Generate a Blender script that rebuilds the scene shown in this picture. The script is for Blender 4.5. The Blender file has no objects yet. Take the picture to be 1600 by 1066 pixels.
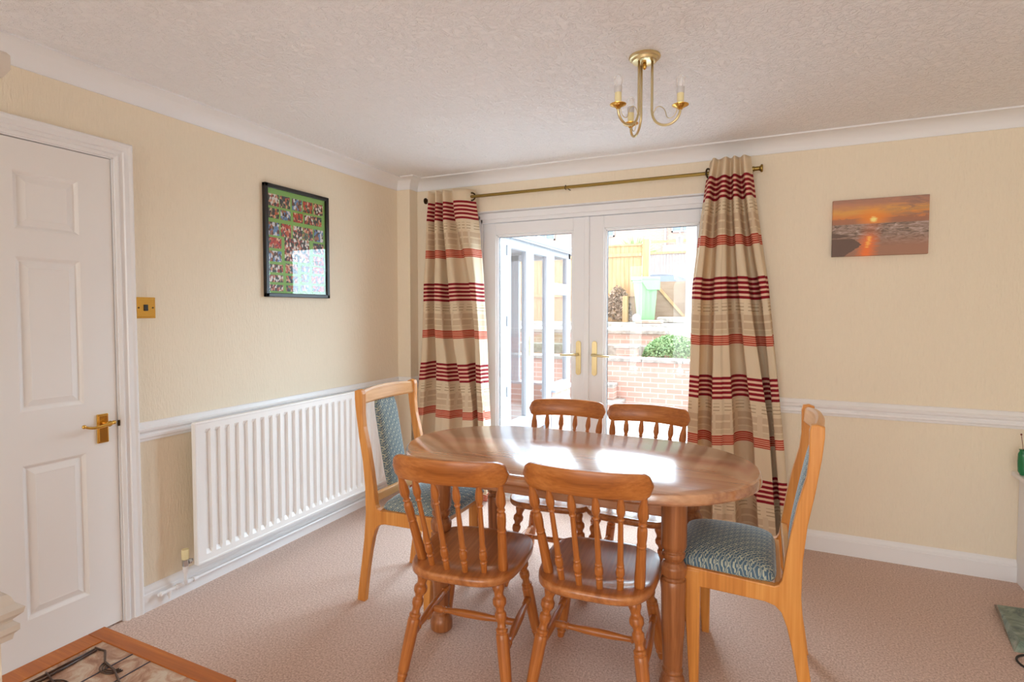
import bpy, bmesh, math, random
from mathutils import Vector, Matrix, Quaternion
random.seed(7)
PI = math.pi
scn = bpy.context.scene
COL = scn.collection
# ------------------------------------------------------------------ camera
cd = bpy.data.cameras.new('camera'); cam = bpy.data.objects.new('camera', cd); COL.objects.link(cam)
yaw, pitch, roll = 0.43153, -0.03913, 0.0004
fw = Vector((-math.sin(yaw)*math.cos(pitch), math.cos(yaw)*math.cos(pitch), math.sin(pitch)))
rt = Vector((math.cos(yaw), math.sin(yaw), 0)); up = rt.cross(fw)
rt2 = rt*math.cos(roll)+up*math.sin(roll); up2 = up*math.cos(roll)-rt*math.sin(roll)
m = Matrix((( rt2.x, up2.x, -fw.x, 2.519), (rt2.y, up2.y, -fw.y, -3.5094), (rt2.z, up2.z, -fw.z, 1.3568), (0,0,0,1)))
cam.matrix_world = m
cd.sensor_width = 36; cd.sensor_fit = 'HORIZONTAL'; cd.lens = 36*858.23/1600
cd.shift_y = -14.2/1600; cd.clip_start = .05; cd.clip_end = 200
scn.camera = cam
# ------------------------------------------------------------------ light
scn.view_settings.view_transform = 'Standard'; scn.view_settings.look = 'None'
scn.view_settings.gamma = 1; scn.view_settings.use_curve_mapping = False
scn.view_settings.exposure = 0.40
scn.cycles.use_denoising = True
scn.cycles.max_bounces = 14; scn.cycles.diffuse_bounces = 8; scn.cycles.transparent_max_bounces = 16
scn.cycles.sample_clamp_indirect = 6
w = bpy.data.worlds.new('overcast_sky'); scn.world = w; w.use_nodes = True
wn = w.node_tree; bg = wn.nodes['Background']
tc = wn.nodes.new('ShaderNodeTexCoord'); sx = wn.nodes.new('ShaderNodeSeparateXYZ')
cr = wn.nodes.new('ShaderNodeValToRGB')
wn.links.new(tc.outputs['Generated'], sx.inputs[0]); mc = wn.nodes.new('ShaderNodeMapRange'); mc.inputs[1].default_value = -.6; mc.inputs[2].default_value = .6; wn.links.new(sx.outputs[1], mc.inputs[0]); wn.links.new(mc.outputs[0], cr.inputs[0])
cr.color_ramp.elements[0].position = 0.0; cr.color_ramp.elements[0].color = (.92, .95, .93, 1)
cr.color_ramp.elements[1].position = 1.0; cr.color_ramp.elements[1].color = (.69, .89, 1.05, 1)
wn.links.new(cr.outputs[0], bg.inputs[0]); # the cloud is brightest beyond the garden
mr = wn.nodes.new('ShaderNodeMapRange'); mr.interpolation_type = 'SMOOTHSTEP'
mr.inputs[1].default_value = -.5; mr.inputs[2].default_value = .8; mr.inputs[3].default_value = 4.0; mr.inputs[4].default_value = 12.5
wn.links.new(sx.outputs[1], mr.inputs[0]); wn.links.new(mr.outputs[0], bg.inputs[1])

def area(name, loc, rot, sx_, sy_, power=0, col=(1,1,1), portal=False):
    l = bpy.data.lights.new(name, 'AREA'); l.shape = 'RECTANGLE'; l.size = sx_; l.size_y = sy_
    l.energy = power; l.color = col
    o = bpy.data.objects.new(name, l); COL.objects.link(o); o.location = loc; o.rotation_euler = rot
    if portal: l.cycles.is_portal = True
    return o
area('portal_french_door', (1.45, .16, 1.0), (-PI/2, 0, 0), 1.7, 2.1, portal=True)
area('portal_fill_window', (2.1, -7.02, 1.2), (PI/2, 0, 0), 4.2, 2.2, portal=True)

# ------------------------------------------------------------------ material helpers
def lin(c): return tuple(((x/255)/12.92 if x/255 <= .04045 else ((x/255+.055)/1.055)**2.4) for x in c)+(1,)
def mat(name, rgb, rough=.5, metal=0, spec=.5, coat=0):
    m_ = bpy.data.materials.new(name); m_.use_nodes = True
    b = m_.node_tree.nodes['Principled BSDF']
    b.inputs['Base Color'].default_value = lin(rgb); b.inputs['Roughness'].default_value = rough
    b.inputs['Metallic'].default_value = metal; b.inputs['Specular IOR Level'].default_value = spec
    b.inputs['Coat Weight'].default_value = coat
    return m_
class NT:
    def __init__(s, m_): s.t = m_.node_tree; s.b = s.t.nodes['Principled BSDF']
    def n(s, typ, **kw):
        x = s.t.nodes.new(typ)
        for k, v in kw.items():
            if k.startswith('i_'): 
                key = k[2:]
                x.inputs[int(key) if key.isdigit() else key].default_value = v
            else: setattr(x, k, v)
        return x
    def l(s, a, b): s.t.links.new(a, b)
    def coord(s, scale=(1,1,1), rot=(0,0,0), gen='Object'):
        c = s.n('ShaderNodeTexCoord'); mp = s.n('ShaderNodeMapping'); mp.inputs['Scale'].default_value = scale; mp.inputs['Rotation'].default_value = rot
        s.l(c.outputs[gen], mp.inputs[0]); return mp.outputs[0]
    def noise(s, vec, scale, detail=4, rough=.55, dist=0):
        x = s.n('ShaderNodeTexNoise'); x.inputs['Scale'].default_value = scale; x.inputs['Detail'].default_value = detail
        x.inputs['Roughness'].default_value = rough; x.inputs['Distortion'].default_value = dist
        if vec: s.l(vec, x.inputs['Vector'])
        return x.outputs['Fac']
    def ramp(s, fac, stops, interp='LINEAR'):
        r = s.n('ShaderNodeValToRGB'); cr_ = r.color_ramp; cr_.interpolation = interp
        while len(cr_.elements) < len(stops): cr_.elements.new(.5)
        for e, (p, c) in zip(cr_.elements, stops): e.position = p; e.color = c if len(c) == 4 else lin(c)
        s.l(fac, r.inputs[0]); return r.outputs[0]
    def bump(s, h, strength, dist=.002):
        b = s.n('ShaderNodeBump'); b.inputs['Strength'].default_value = strength; b.inputs['Distance'].default_value = dist
        s.l(h, b.inputs['Height']); s.l(b.outputs[0], s.b.inputs['Normal']); return b
    def math(s, op, a, b=None, c=None):
        x = s.n('ShaderNodeMath', operation=op)
        for i, v in enumerate((a, b, c)):
            if v is None: continue
            if isinstance(v, (int, float)): x.inputs[i].default_value = v
            else: s.l(v, x.inputs[i])
        return x.outputs[0]
    def mix(s, f, a, b, blend='MIX'):
        x = s.n('ShaderNodeMix', data_type='RGBA', blend_type=blend)
        for sock, v in ((x.inputs[0], f), (x.inputs[6], a), (x.inputs[7], b)):
            if isinstance(v, (int, float)): sock.default_value = v
            elif isinstance(v, tuple): sock.default_value = v if len(v) == 4 else lin(v)
            else: s.l(v, sock)
        return x.outputs[2]
    def color(s, c): s.l(c, s.b.inputs['Base Color'])
def wood(name, light, mid, dark, axis=2, rough=.35, sc=18, coat=.15, knots=True, stretch=.07, spec=.5):
    m_ = mat(name, mid, rough, coat=coat, spec=spec); t = NT(m_)
    s_ = [1,1,1]; s_[axis] = stretch
    v = t.coord(tuple(s_)); n1 = t.noise(v, sc, 5, .6, .6)
    s2 = [1,1,1]; s2[axis] = stretch*.35
    v2 = t.coord(tuple(s2)); n2 = t.noise(v2, sc*7, 3, .5)
    f = t.math('ADD', t.math('MULTIPLY', n1, .7), t.math('MULTIPLY', n2, .3))
    c = t.ramp(f, [(.30, dark), (.5, mid), (.68, light)])
    if knots:
        v3 = t.coord(tuple(.45 if i == axis else 1 for i in range(3)))
        vo = t.n('ShaderNodeTexVoronoi'); vo.inputs['Scale'].default_value = 5.5; t.l(v3, vo.inputs['Vector'])
        k = t.ramp(vo.outputs['Distance'], [(.03, (1,1,1,1)), (.085, (0,0,0,1))])
        c = t.mix(k, c, tuple(int(x*.45) for x in dark))
    t.color(c)
    t.bump(n2, .08, .001)
    t.b.inputs['Coat Roughness'].default_value = .14
    if coat == 1.0: t.b.inputs['Coat IOR'].default_value = 1.9; t.b.inputs['Coat Roughness'].default_value = .17
    return m_
# ------------------------------------------------------------------ materials
def wallpaper(name, rgb):
    m_ = mat(name, rgb, .75, spec=.25); t = NT(m_)
    v = t.coord((1,1,.13)); n1 = t.noise(v, 150, 3, .6, .8)
    v2 = t.coord((1,1,.35)); n2 = t.noise(v2, 60, 2, .5, 1.5)
    h = t.math('ADD', n1, t.math('MULTIPLY', n2, .8))
    t.bump(h, .8, .003)
    a = tuple(int(x*.97) for x in rgb)
    t.color(t.mix(n1, a, rgb)); return m_
M = {}
M['paper'] = wallpaper('cream_ribbed_wallpaper', (243, 231, 210))
def artex():
    m_ = mat('white_textured_plaster_ceiling', (247, 247, 250), .8, spec=.2); t = NT(m_)
    v = t.coord(); n1 = t.noise(v, 38, 4, .6, 1.2); n2 = t.noise(v, 110, 2, .5)
    r = t.ramp(n1, [(.44, (0,0,0,1)), (.6, (1,1,1,1))])
    h = t.math('ADD', r, t.math('MULTIPLY', n2, .4))
    t.bump(h, .75, .0050)
    return m_
M['artex'] = artex()
M['gloss_white'] = mat('white_gloss_paint', (238, 238, 240), .35)
M['upvc_out'] = mat('greyed_white_upvc', (158, 161, 168), .4)  # outdoor white greyed in the colour to temper the bright sky light
M['matt_white'] = mat('white_matt_paint', (237, 238, 241), .6)
M['door_white'] = mat('white_satin_door_paint', (239, 237, 236), .4)
M['rad_white'] = mat('white_radiator_enamel', (245, 244, 243), .3)
M['upvc'] = mat('white_upvc', (238, 240, 244), .3)
def rough_plaster():
    m_ = mat('rough_plaster', (232, 222, 208), .8, spec=.2); t = NT(m_)
    v = t.coord((1,1,.6)); t.bump(t.noise(v, 60, 4, .6, 1), 1, .010); return m_
M['rough_plaster'] = rough_plaster()
def carpet():
    m_ = mat('pink_beige_carpet', (206, 172, 152), .95, spec=.1); t = NT(m_)
    v = t.coord(); n1 = t.noise(v, 130, 4, .85); n2 = t.noise(v, 2.2, 3, .5); n3 = t.noise(v, 60, 2, .6)
    c = t.ramp(n1, [(.38, (158, 122, 104)), (.5, (212, 182, 166)), (.62, (244, 222, 210))])
    c = t.mix(t.math('MULTIPLY', n2, .3), c, (198, 162, 144))
    c2 = t.mix(t.math('MULTIPLY', n3, .35), c, (222, 194, 178)); t.color(c2)
    t.bump(t.math('ADD', n1, n3), .6, .006)
    t.b.inputs['Sheen Weight'].default_value = .25
    return m_
M['carpet'] = carpet()
M['pine_z'] = wood('orange_pine_turned', (210, 140, 76), (184, 110, 50), (134, 72, 28), 2, .33, 22)
M['pine_y'] = wood('orange_pine_seat', (206, 140, 84), (178, 110, 58), (130, 74, 36), 1, .28, 14, coat=.4)
M['pine_x'] = wood('orange_pine_crest', (204, 132, 66), (176, 104, 44), (132, 72, 28), 0, .33, 20, knots=False)
M['table_x'] = wood('pine_table_top', (212, 156, 110), (180, 120, 78), (122, 72, 44), 0, .2, 11, coat=1.0, stretch=.05, spec=1.0)
M['table_z'] = wood('pine_table_leg', (186, 122, 74), (156, 96, 54), (116, 66, 34), 2, .3, 20)
M['beech_z'] = wood('honey_beech', (232, 166, 88), (214, 142, 64), (184, 110, 42), 2, .4, 16, coat=.1, knots=False)
M['beech_x'] = wood('honey_beech_rail', (232, 168, 92), (214, 144, 66), (190, 116, 46), 0, .4, 16, coat=.1, knots=False)
M['beech_y'] = wood('pale_beech_top_rail', (236, 190, 134), (224, 170, 110), (204, 146, 86), 1, .35, 16, coat=.2, knots=False)
M['teak'] = wood('orange_teak', (204, 122, 38), (182, 98, 20), (150, 76, 14), 0, .35, 24, knots=False)
M['brass'] = mat('polished_brass', (222, 178, 92), .18, 1)
M['dull_brass'] = mat('antique_brass', (150, 124, 66), .35, 1)
M['dark_brass'] = mat('dark_antique_brass', (74, 58, 40), .4, 1)
M['gold'] = mat('pale_gold_metal', (218, 202, 158), .28, 1)
M['black_frame'] = mat('black_frame', (24, 22, 24), .35)
M['dark'] = mat('dark_plastic', (30, 26, 24), .4)
M['sleeve'] = mat('cream_candle_sleeve', (238, 226, 178), .5)
M['chrome'] = mat('chrome', (200, 200, 200), .15, 1)
M['rubber'] = mat('black_cable', (32, 30, 30), .5)
M['grey_stone'] = mat('grey_coping_stone', (196, 188, 178), .9)
def glass(name, tint=(1,1,1,1), ior=1.45, refl=1.0):
    m_ = bpy.data.materials.new(name); m_.use_nodes = True; nt = m_.node_tree; nt.nodes.clear()
    o = nt.nodes.new('ShaderNodeOutputMaterial'); mx = nt.nodes.new('ShaderNodeMixShader')
    tr = nt.nodes.new('ShaderNodeBsdfTransparent'); gl = nt.nodes.new('ShaderNodeBsdfGlossy')
    lw = nt.nodes.new('ShaderNodeLayerWeight'); lw.inputs[0].default_value = .5
    pw_ = nt.nodes.new('ShaderNodeMath'); pw_.operation = 'POWER'; pw_.inputs[1].default_value = 4.5; nt.links.new(lw.outputs['Facing'], pw_.inputs[0])
    fr = nt.nodes.new('ShaderNodeMath'); fr.operation = 'MULTIPLY_ADD'; fr.inputs[1].default_value = .9; fr.inputs[2].default_value = ((ior-1)/(ior+1))**2; nt.links.new(pw_.outputs[0], fr.inputs[0])
    tr.inputs[0].default_value = tint; gl.inputs['Roughness'].default_value = 0.0
    mt = nt.nodes.new('ShaderNodeMath'); mt.operation = 'MULTIPLY'; mt.inputs[1].default_value = refl
    nt.links.new(fr.outputs[0], mt.inputs[0]); nt.links.new(mt.outputs[0], mx.inputs[0])
    nt.links.new(tr.outputs[0], mx.inputs[1]); nt.links.new(gl.outputs[0], mx.inputs[2]); nt.links.new(mx.outputs[0], o.inputs[0])
    return m_
M['glass'] = glass('clear_glass', (.97, .98, .98, 1))
M['frame_glass'] = glass('picture_glass', (1,1,1,1), 1.5, .8)
M['bulb_cap'] = mat('bulb_cap', (206, 204, 206), .4)
def bulbmat():
    m_ = mat('frosted_bulb', (244, 244, 246), .25); b = NT(m_).b; b.inputs['Transmission Weight'].default_value = .2; b.inputs['Alpha'].default_value = .35; return m_
M['bulb'] = bulbmat()
def brick(name, a, b, mortar, scale=1.0, axis='xz'):
    m_ = mat(name, a, .9, spec=.2); t = NT(m_)
    c = t.n('ShaderNodeTexCoord'); s_ = t.n('ShaderNodeSeparateXYZ'); cb = t.n('ShaderNodeCombineXYZ')
    t.l(c.outputs['Object'], s_.inputs[0]); t.l(s_.outputs[0 if axis == 'xz' else 1], cb.inputs[0]); t.l(s_.outputs[2], cb.inputs[1])
    br = t.n('ShaderNodeTexBrick'); br.inputs['Scale'].default_value = 1/scale
    br.inputs['Brick Width'].default_value = .225; br.inputs['Row Height'].default_value = .075
    br.inputs['Mortar Size'].default_value = .008; br.inputs['Bias'].default_value = 0
    br.inputs['Color1'].default_value = lin(a); br.inputs['Color2'].default_value = lin(b); br.inputs['Mortar'].default_value = lin(mortar)
    t.l(cb.outputs[0], br.inputs['Vector'])
    n_ = t.noise(c.outputs['Object'], 5, 4, .6)
    t.color(t.mix(t.math('MULTIPLY', n_, .5), br.outputs['Color'], tuple(min(255, int(x*1.12)) for x in a)))
    t.bump(br.outputs['Fac'], -.4, .004); return m_
M['brick'] = brick('red_garden_brick', (192, 156, 144), (176, 140, 128), (200, 188, 180))  # garden bricks paled in colour to imitate the bright haze outside
M['brick_y'] = brick('red_dwarf_wall_brick', (184, 148, 136), (168, 132, 122), (192, 180, 172), axis='yz')
M['brick_far'] = brick('house_brick', (172, 144, 136), (158, 130, 122), (180, 168, 162))
def noisy(name, a, b, scale, rough=.9, bumpd=.01, coordscale=(1,1,1)):
    m_ = mat(name, a, rough, spec=.2); t = NT(m_); v = t.coord(coordscale); n_ = t.noise(v, scale, 5, .6)
    t.color(t.ramp(n_, [(.35, a), (.65, b)])); t.bump(n_, .5, bumpd); return m_
M['coping'] = noisy('weathered_coping_stone', (140, 134, 128), (182, 176, 170), 9)
M['paving'] = noisy('pale_paving_slabs', (186, 184, 182), (206, 204, 202), 3)
M['soil'] = noisy('garden_soil', (120, 92, 74), (156, 124, 102), 12)
M['leaf'] = noisy('green_leaves', (118, 150, 104), (164, 190, 142), 14)
M['yucca'] = noisy('grey_green_leaves', (120, 140, 96), (158, 172, 124), 10)
M['fence'] = noisy('orange_fence_boards', (182, 144, 108), (200, 166, 130), 6, coordscale=(3,3,.3))
M['gate'] = noisy('brown_gate_boards', (150, 124, 108), (166, 142, 126), 6, coordscale=(.3,3,3))
M['bin'] = mat('pale_green_bin_plastic', (140, 180, 138), .5)
M['wheel'] = mat('grey_wheel', (150, 150, 156), .5)
M['pale_fence'] = noisy('pale_grey_fence_boards', (146, 140, 140), (172, 166, 166), 8, coordscale=(6,6,.3))
M['car_paint'] = mat('dark_grey_car_paint', (96, 102, 116), .25, coat=.5)
M['window_dark'] = mat('dark_window_glass', (120, 132, 150), .1)
M['render_white'] = mat('white_render', (190, 190, 190), .9)
M['log'] = noisy('brown_log', (146, 124, 108), (170, 150, 136), 9)

# ------------------------------------------------------------------ mesh helpers
def finish(bm, name, m_, parent=None, loc=(0,0,0), smooth=False, rot=None, autos=None):
    bmesh.ops.recalc_face_normals(bm, faces=bm.faces)
    me = bpy.data.meshes.new(name); bm.to_mesh(me); bm.free()
    if smooth:
        for p in me.polygons: p.use_smooth = True
        if autos: me.set_sharp_from_angle(angle=autos)
    if isinstance(m_, (list, tuple)):
        for x in m_: me.materials.append(x)
    else: me.materials.append(m_)
    o = bpy.data.objects.new(name, me); COL.objects.link(o); o.location = loc
    if rot: o.rotation_euler = rot
    if parent: o.parent = parent
    return o
def tag(o, label=None, cat=None, group=None, kind=None):
    if label: o['label'] = label
    if cat: o['category'] = cat
    if group: o['group'] = group
    if kind: o['kind'] = kind
    return o
def thing(name, loc, rz=0, label=None, cat=None, group=None, kind=None):
    o = bpy.data.objects.new(name, None); COL.objects.link(o); o.location = loc; o.rotation_euler = (0,0,rz)
    o.empty_display_size = .05
    return tag(o, label, cat, group, kind)
def children(o): return [c for c in COL.objects if c.parent is o]
def copy_tree(o, parent=None):
    c = o.copy(); COL.objects.link(c); c.parent = parent
    for ch in [x for x in list(COL.objects) if x.parent is o]: copy_tree(ch, c)
    return c
def abox(bm, x0, x1, y0, y1, z0, z1, bev=0, seg=2):
    vs = [bm.verts.new((x, y, z)) for x in (x0, x1) for y in (y0, y1) for z in (z0, z1)]
    fs = [(0,1,3,2), (4,6,7,5), (0,4,5,1), (2,3,7,6), (0,2,6,4), (1,5,7,3)]
    faces = [bm.faces.new([vs[i] for i in f]) for f in fs]
    if bev:
        ed = list({e for f in faces for e in f.edges})
        bmesh.ops.bevel(bm, geom=ed, offset=bev, segments=seg, affect='EDGES', profile=.5)
    return vs
def boxes(name, m_, lst, parent=None, bev=0, loc=(0,0,0)):
    bm = bmesh.new()
    for b in lst: abox(bm, *b, bev=bev)
    return finish(bm, name, m_, parent, loc)
def prism(bm, pts, axis, a, b, bev=0):
    """extrude 2d polygon; axis 'y': pts are (x,z); 'x': (y,z); 'z': (x,y)"""
    def P(p, t): return {'y': (p[0], t, p[1]), 'x': (t, p[0], p[1]), 'z': (p[0], p[1], t)}[axis]
    va = [bm.verts.new(P(p, a)) for p in pts]; vb = [bm.verts.new(P(p, b)) for p in pts]
    n = len(pts); fa = bm.faces.new(va); fb = bm.faces.new(list(reversed(vb)))
    for i in range(n): bm.faces.new((va[i], vb[i], vb[(i+1)%n], va[(i+1)%n]))
    if bev:
        bmesh.ops.recalc_face_normals(bm, faces=bm.faces)
        bmesh.ops.bevel(bm, geom=list(fa.edges)+list(fb.edges), offset=bev, segments=2, affect='EDGES', profile=.5)
def lathe(bm, prof, seg=18, cap=True, mtx=None):
    rings = []
    for r, z in prof:
        rings.append([bm.verts.new((r*math.cos(2*PI*i/seg), r*math.sin(2*PI*i/seg), z)) for i in range(seg)])
    for a, b in zip(rings, rings[1:]):
        for i in range(seg): bm.faces.new((a[i], a[(i+1)%seg], b[(i+1)%seg], b[i]))
    if cap:
        bm.faces.new(list(reversed(rings[0]))); bm.faces.new(rings[-1])
    if mtx is not None:
        for rg in rings:
            for v in rg: v.co = mtx @ v.co
def smooth_prof(keys, n=6):
    """keys (r,z); sharp keys given as (r,z,1). cosine ease between keys"""
    out = []
    for a, b in zip(keys, keys[1:]):
        for k in range(n):
            t = k/n; s_ = (1-math.cos(PI*t))/2
            out.append((a[0]+(b[0]-a[0])*s_, a[1]+(b[1]-a[1])*t))
    out.append(keys[-1][:2]); return out
def turned(name, p0, p1, keys, m_, parent, seg=16, n=5, scale_r=1):
    """keys: (r, t) with t 0..1 along p0->p1"""
    p0 = Vector(p0); p1 = Vector(p1); L = (p1-p0).length
    bm = bmesh.new(); lathe(bm, [(r*scale_r, z*L) for r, z in smooth_prof(keys, n)], seg)
    o = finish(bm, name, m_, parent, p0, smooth=True, autos=.9)
    o.rotation_mode = 'QUATERNION'; o.rotation_quaternion = Vector((0,0,1)).rotation_difference(p1-p0)
    return o
def tube(bm, pts, r, seg=10, closed=False, cap=True):
    pts = [Vector(p) for p in pts]; n = len(pts); rings = []
    ref = None
    for i, p in enumerate(pts):
        if closed: d = pts[(i+1)%n]-pts[i-1]
        else: d = pts[min(i+1, n-1)]-pts[max(i-1, 0)]
        d.normalize()
        if ref is None:
            ref = d.orthogonal().normalized()
        else:
            ref = (ref-d*ref.dot(d)).normalized()
        b = d.cross(ref); rr = r[i] if isinstance(r, (list, tuple)) else r
        rings.append([bm.verts.new(p+ref*rr*math.cos(2*PI*k/seg)+b*rr*math.sin(2*PI*k/seg)) for k in range(seg)])
    pr = list(zip(rings, rings[1:]))+([(rings[-1], rings[0])] if closed else [])
    for a, b in pr:
        for i in range(seg): bm.faces.new((a[i], a[(i+1)%seg], b[(i+1)%seg], b[i]))
    if cap and not closed: bm.faces.new(list(reversed(rings[0]))); bm.faces.new(rings[-1])
def sweep_plan(name, path, prof, m_, parent=None, kind='structure'):
    """path: plan points, room is on the right-hand side offset; prof: closed polygon (d,z), d = distance into the room"""
    bm = bmesh.new(); n = len(path); rings = []
    for i, p in enumerate(path):
        p = Vector((p[0], p[1]))
        ds = []
        if i > 0: ds.append((p-Vector(path[i-1][:2])).normalized())
        if i < n-1: ds.append((Vector(path[i+1][:2])-p).normalized())
        ns = [Vector((d.y, -d.x)) for d in ds]
        if len(ns) == 2:
            b = (ns[0]+ns[1]); off = b/ (1+ns[0].dot(ns[1]))
        else: off = ns[0]
        rings.append([bm.verts.new((p.x+off.x*d, p.y+off.y*d, z)) for d, z in prof])
    k = len(prof)
    for a, b in zip(rings, rings[1:]):
        for i in range(k): bm.faces.new((a[i], b[i], b[(i+1)%k], a[(i+1)%k]))
    bm.faces.new(rings[0]); bm.faces.new(list(reversed(rings[-1])))
    o = finish(bm, name, m_, parent, smooth=True, autos=.5)
    if kind and not parent: o['kind'] = kind
    return o
def bez(p0, p1, p2, p3, n):
    p0, p1, p2, p3 = map(Vector, (p0, p1, p2, p3)); out = []
    for i in range(n+1):
        t = i/n; out.append((1-t)**3*p0+3*(1-t)**2*t*p1+3*(1-t)*t*t*p2+t**3*p3)
    return out
def chaikin(pts, it=2, closed=False):
    pts = [tuple(p) for p in pts]
    for _ in range(it):
        out = []
        n = len(pts)
        if not closed: out.append(pts[0])
        for i in range(n if closed else n-1):
            a = pts[i]; b = pts[(i+1)%n]
            out.append(tuple(.75*x+.25*y for x, y in zip(a, b))); out.append(tuple(.25*x+.75*y for x, y in zip(a, b)))
        if not closed: out.append(pts[-1])
        pts = out
    return pts

# ================================================================== SETTING
H = 2.3284
XR = 4.4; YF = -7.0; GZ0 = -.2
def S(name, m_, lst, **k):
    o = boxes(name, m_, lst, **k); o['kind'] = 'structure'; return o
S('floor', M['carpet'], [(-.3, XR+.3, YF-.3, .02, -.12, 0)])
S('ceiling', M['artex'], [(-.3, XR+.3, YF-.3, .3, H, H+.2)])
# left wall with a doorway
DY0, DY1, DZ = -2.866, -2.083, 1.998
S('wall_left', M['paper'], [(-.12, 0, DY1, .3, 0, H), (-.12, 0, YF, DY0, 0, H), (-.12, 0, DY0, DY1, DZ, H)])
S('wall_hall', M['paper'], [(-.24, -.121, DY0-.15, DY1+.15, 0, H)])
OX0, OX1, OZ = .60, 2.285, 2.064
S('wall_back', M['paper'], [(0, OX0, 0, .28, 0, H), (OX1, XR, 0, .28, 0, H), (OX0, OX1, 0, .28, OZ, H)])
S('trim_1', M['matt_white'], [(OX0, OX1, .002, .075, OZ-.004, OZ+.001), (OX0-.001, OX0+.004, .002, .075, 0, OZ), (OX1-.004, OX1+.001, .002, .075, 0, OZ)])
PX, PY = .114, -.10
S('wall_corner', M['paper'], [(0, PX, PY, 0, 0, H)])
# far side of the room behind the camera
S('wall_right', M['paper'], [(XR, XR+.12, YF, .3, 0, H)])
S('wall_front', M['paper'], [(0, XR, YF-.12, YF, 0, .12), (0, XR, YF-.12, YF, 2.28, H), (-.12, .05, YF-.12, YF, 0, H), (4.2, XR+.12, YF-.12, YF, 0, H)])
S('unseen_fill_window', M['upvc'], [(.05, 4.2, YF-.08, YF-.02, .12, .18), (.05, 4.2, YF-.08, YF-.02, 2.22, 2.28)]+[(x-.03, x+.03, YF-.08, YF-.02, .12, 2.28) for x in (.08, 1.43, 2.8, 4.17)])  # unseen window, made this large to bring in fill daylight
S('unseen_house_wall', mat('house_brick_plain', (150, 90, 76), .9), [(-6, 9, .0, .3, H+.2, 5.4), (-6, -.3, 0, .28, GZ0, H+.2), (XR+.3, 9, 0, .28, GZ0, H+.2)])  # unseen upper storey, added to hold sky light off the garden faces
# partition end by the camera
PWX, PWY = 1.300, -3.025
S('wall_partition', M['rough_plaster'], [(1.16, PWX, -4.6, PWY, 0, H)])
DADO = [(0, .772), (.012, .776), (.014, .786), (.020, .792), (.020, .802), (.013, .808), (.013, .812), (.024, .822), (.026, .832), (.016, .84), (.012, .852), (.008, .858), (0, .860)]
DADO = [(d, z-.004) for d, z in DADO]
SK = [(0, 0), (.018, 0), (.018, .078), (.014, .082), (.014, .09), (.012, .1), (.006, .108), (.002, .112), (0, .112)]
CV = [(0, 2.254)]+[(.008+.092*(1-math.cos(a*PI/2/8)), 2.258+.062*math.sin(a*PI/2/8)) for a in range(9)]+[(.1015, H-.005), (.1015, H+.01), (0, H+.01)]
def cove(d0):  # concave quadrant
    out = [(0, 2.252), (.006, 2.252), (.006, 2.258)]
    for a in range(0, 9):
        t = a/8*PI/2
        out.append((.096-.09*math.cos(t), 2.258+.062*(math.sin(t))) if False else (.006+.09*(1-math.cos(t)), 2.258+.06*math.sin(t)))
    out += [(.1015, 2.318), (.1015, H+.01), (0, H+.01)]
    return out
# concave: the surface stays close to the wall first, then runs out under the ceiling
def cove2():
    out = [(0, 2.252), (.007, 2.252)]
    for a in range(0, 11):
        t = a/10*PI/2
        out.append((.098-.091*math.cos(t) if False else .007+.091*(1-math.cos(t)), 2.2575+.063*math.sin(t)))
    return out+[(.1015, 2.3205), (.1015, H+.01), (0, H+.01)]
sweep_plan('trim_2', [(0, YF), (0, PY), (PX, PY), (PX, 0), (XR, 0)], cove2(), M['matt_white'])
ARY0, ARY1 = -2.93, -2.019
sweep_plan('trim_3', [(0, ARY1), (0, PY), (PX, PY), (PX, 0), (.34, 0)], DADO, M['gloss_white'])
sweep_plan('trim_4', [(2.50, 0), (XR, 0)], DADO, M['gloss_white'])
M['shaded_white'] = mat('shaded_white_paint', (204, 196, 188), .5)  # moulding paint darkened to carry the shade on this unlit side
sweep_plan('trim_5', [(PWX, -4.6), (PWX, PWY), (1.16, PWY)], DADO, M['shaded_white'])
sweep_plan('trim_6', [(PWX, -4.6), (PWX, PWY), (1.16, PWY)], [(0, 1.735), (.008, 1.738), (.013, 1.752), (.022, 1.757), (.027, 1.766), (.03, 1.772), (.03, 1.795), (.026, 1.8), (0, 1.8)], M['shaded_white'])
sweep_plan('baseboard_left', [(0, ARY1), (0, PY), (PX, PY), (PX, 0), (OX0, 0)], SK, M['gloss_white'])
sweep_plan('baseboard_back', [(OX1, 0), (3.68, 0)], SK, M['gloss_white'])
sweep_plan('baseboard_left_rear', [(0, YF), (0, ARY0)], SK, M['gloss_white'])
# ---- panelled door
door = thing('door_1', (0, 0, 0), kind='structure')
door['label'] = 'white six-panel interior door with a brass lever handle'
def arch():
    prof = [(0, 0), (0, .010), (.010, .014), (.014, .014), (.018, .009), (.030, .012), (.034, .018), (.052, .018), (.060, .022), (.066, .022), (.070, .018), (.070, 0)]
    bm = bmesh.new()
    # path goes up right side, over, down left side; w = distance outward from opening
    path = [(DY1+.003, 0), (DY1+.003, DZ+.002), (DY0-.003, DZ+.002), (DY0-.003, 0)]
    rings = []
    for i, (y, z) in enumerate(path):
        rings.append([bm.verts.new((t, y+(w_ if i < 2 else -w_), z+(w_ if i in (1, 2) else 0))) for w_, t in prof])
    k = len(prof)
    for a, b in zip(rings, rings[1:]):
        for i in range(k): bm.faces.new((a[i], b[i], b[(i+1)%k], a[(i+1)%k]))
    bm.faces.new(rings[0]); bm.faces.new(rings[-1])
    return finish(bm, 'architrave', M['gloss_white'], door)
arch()
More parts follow.
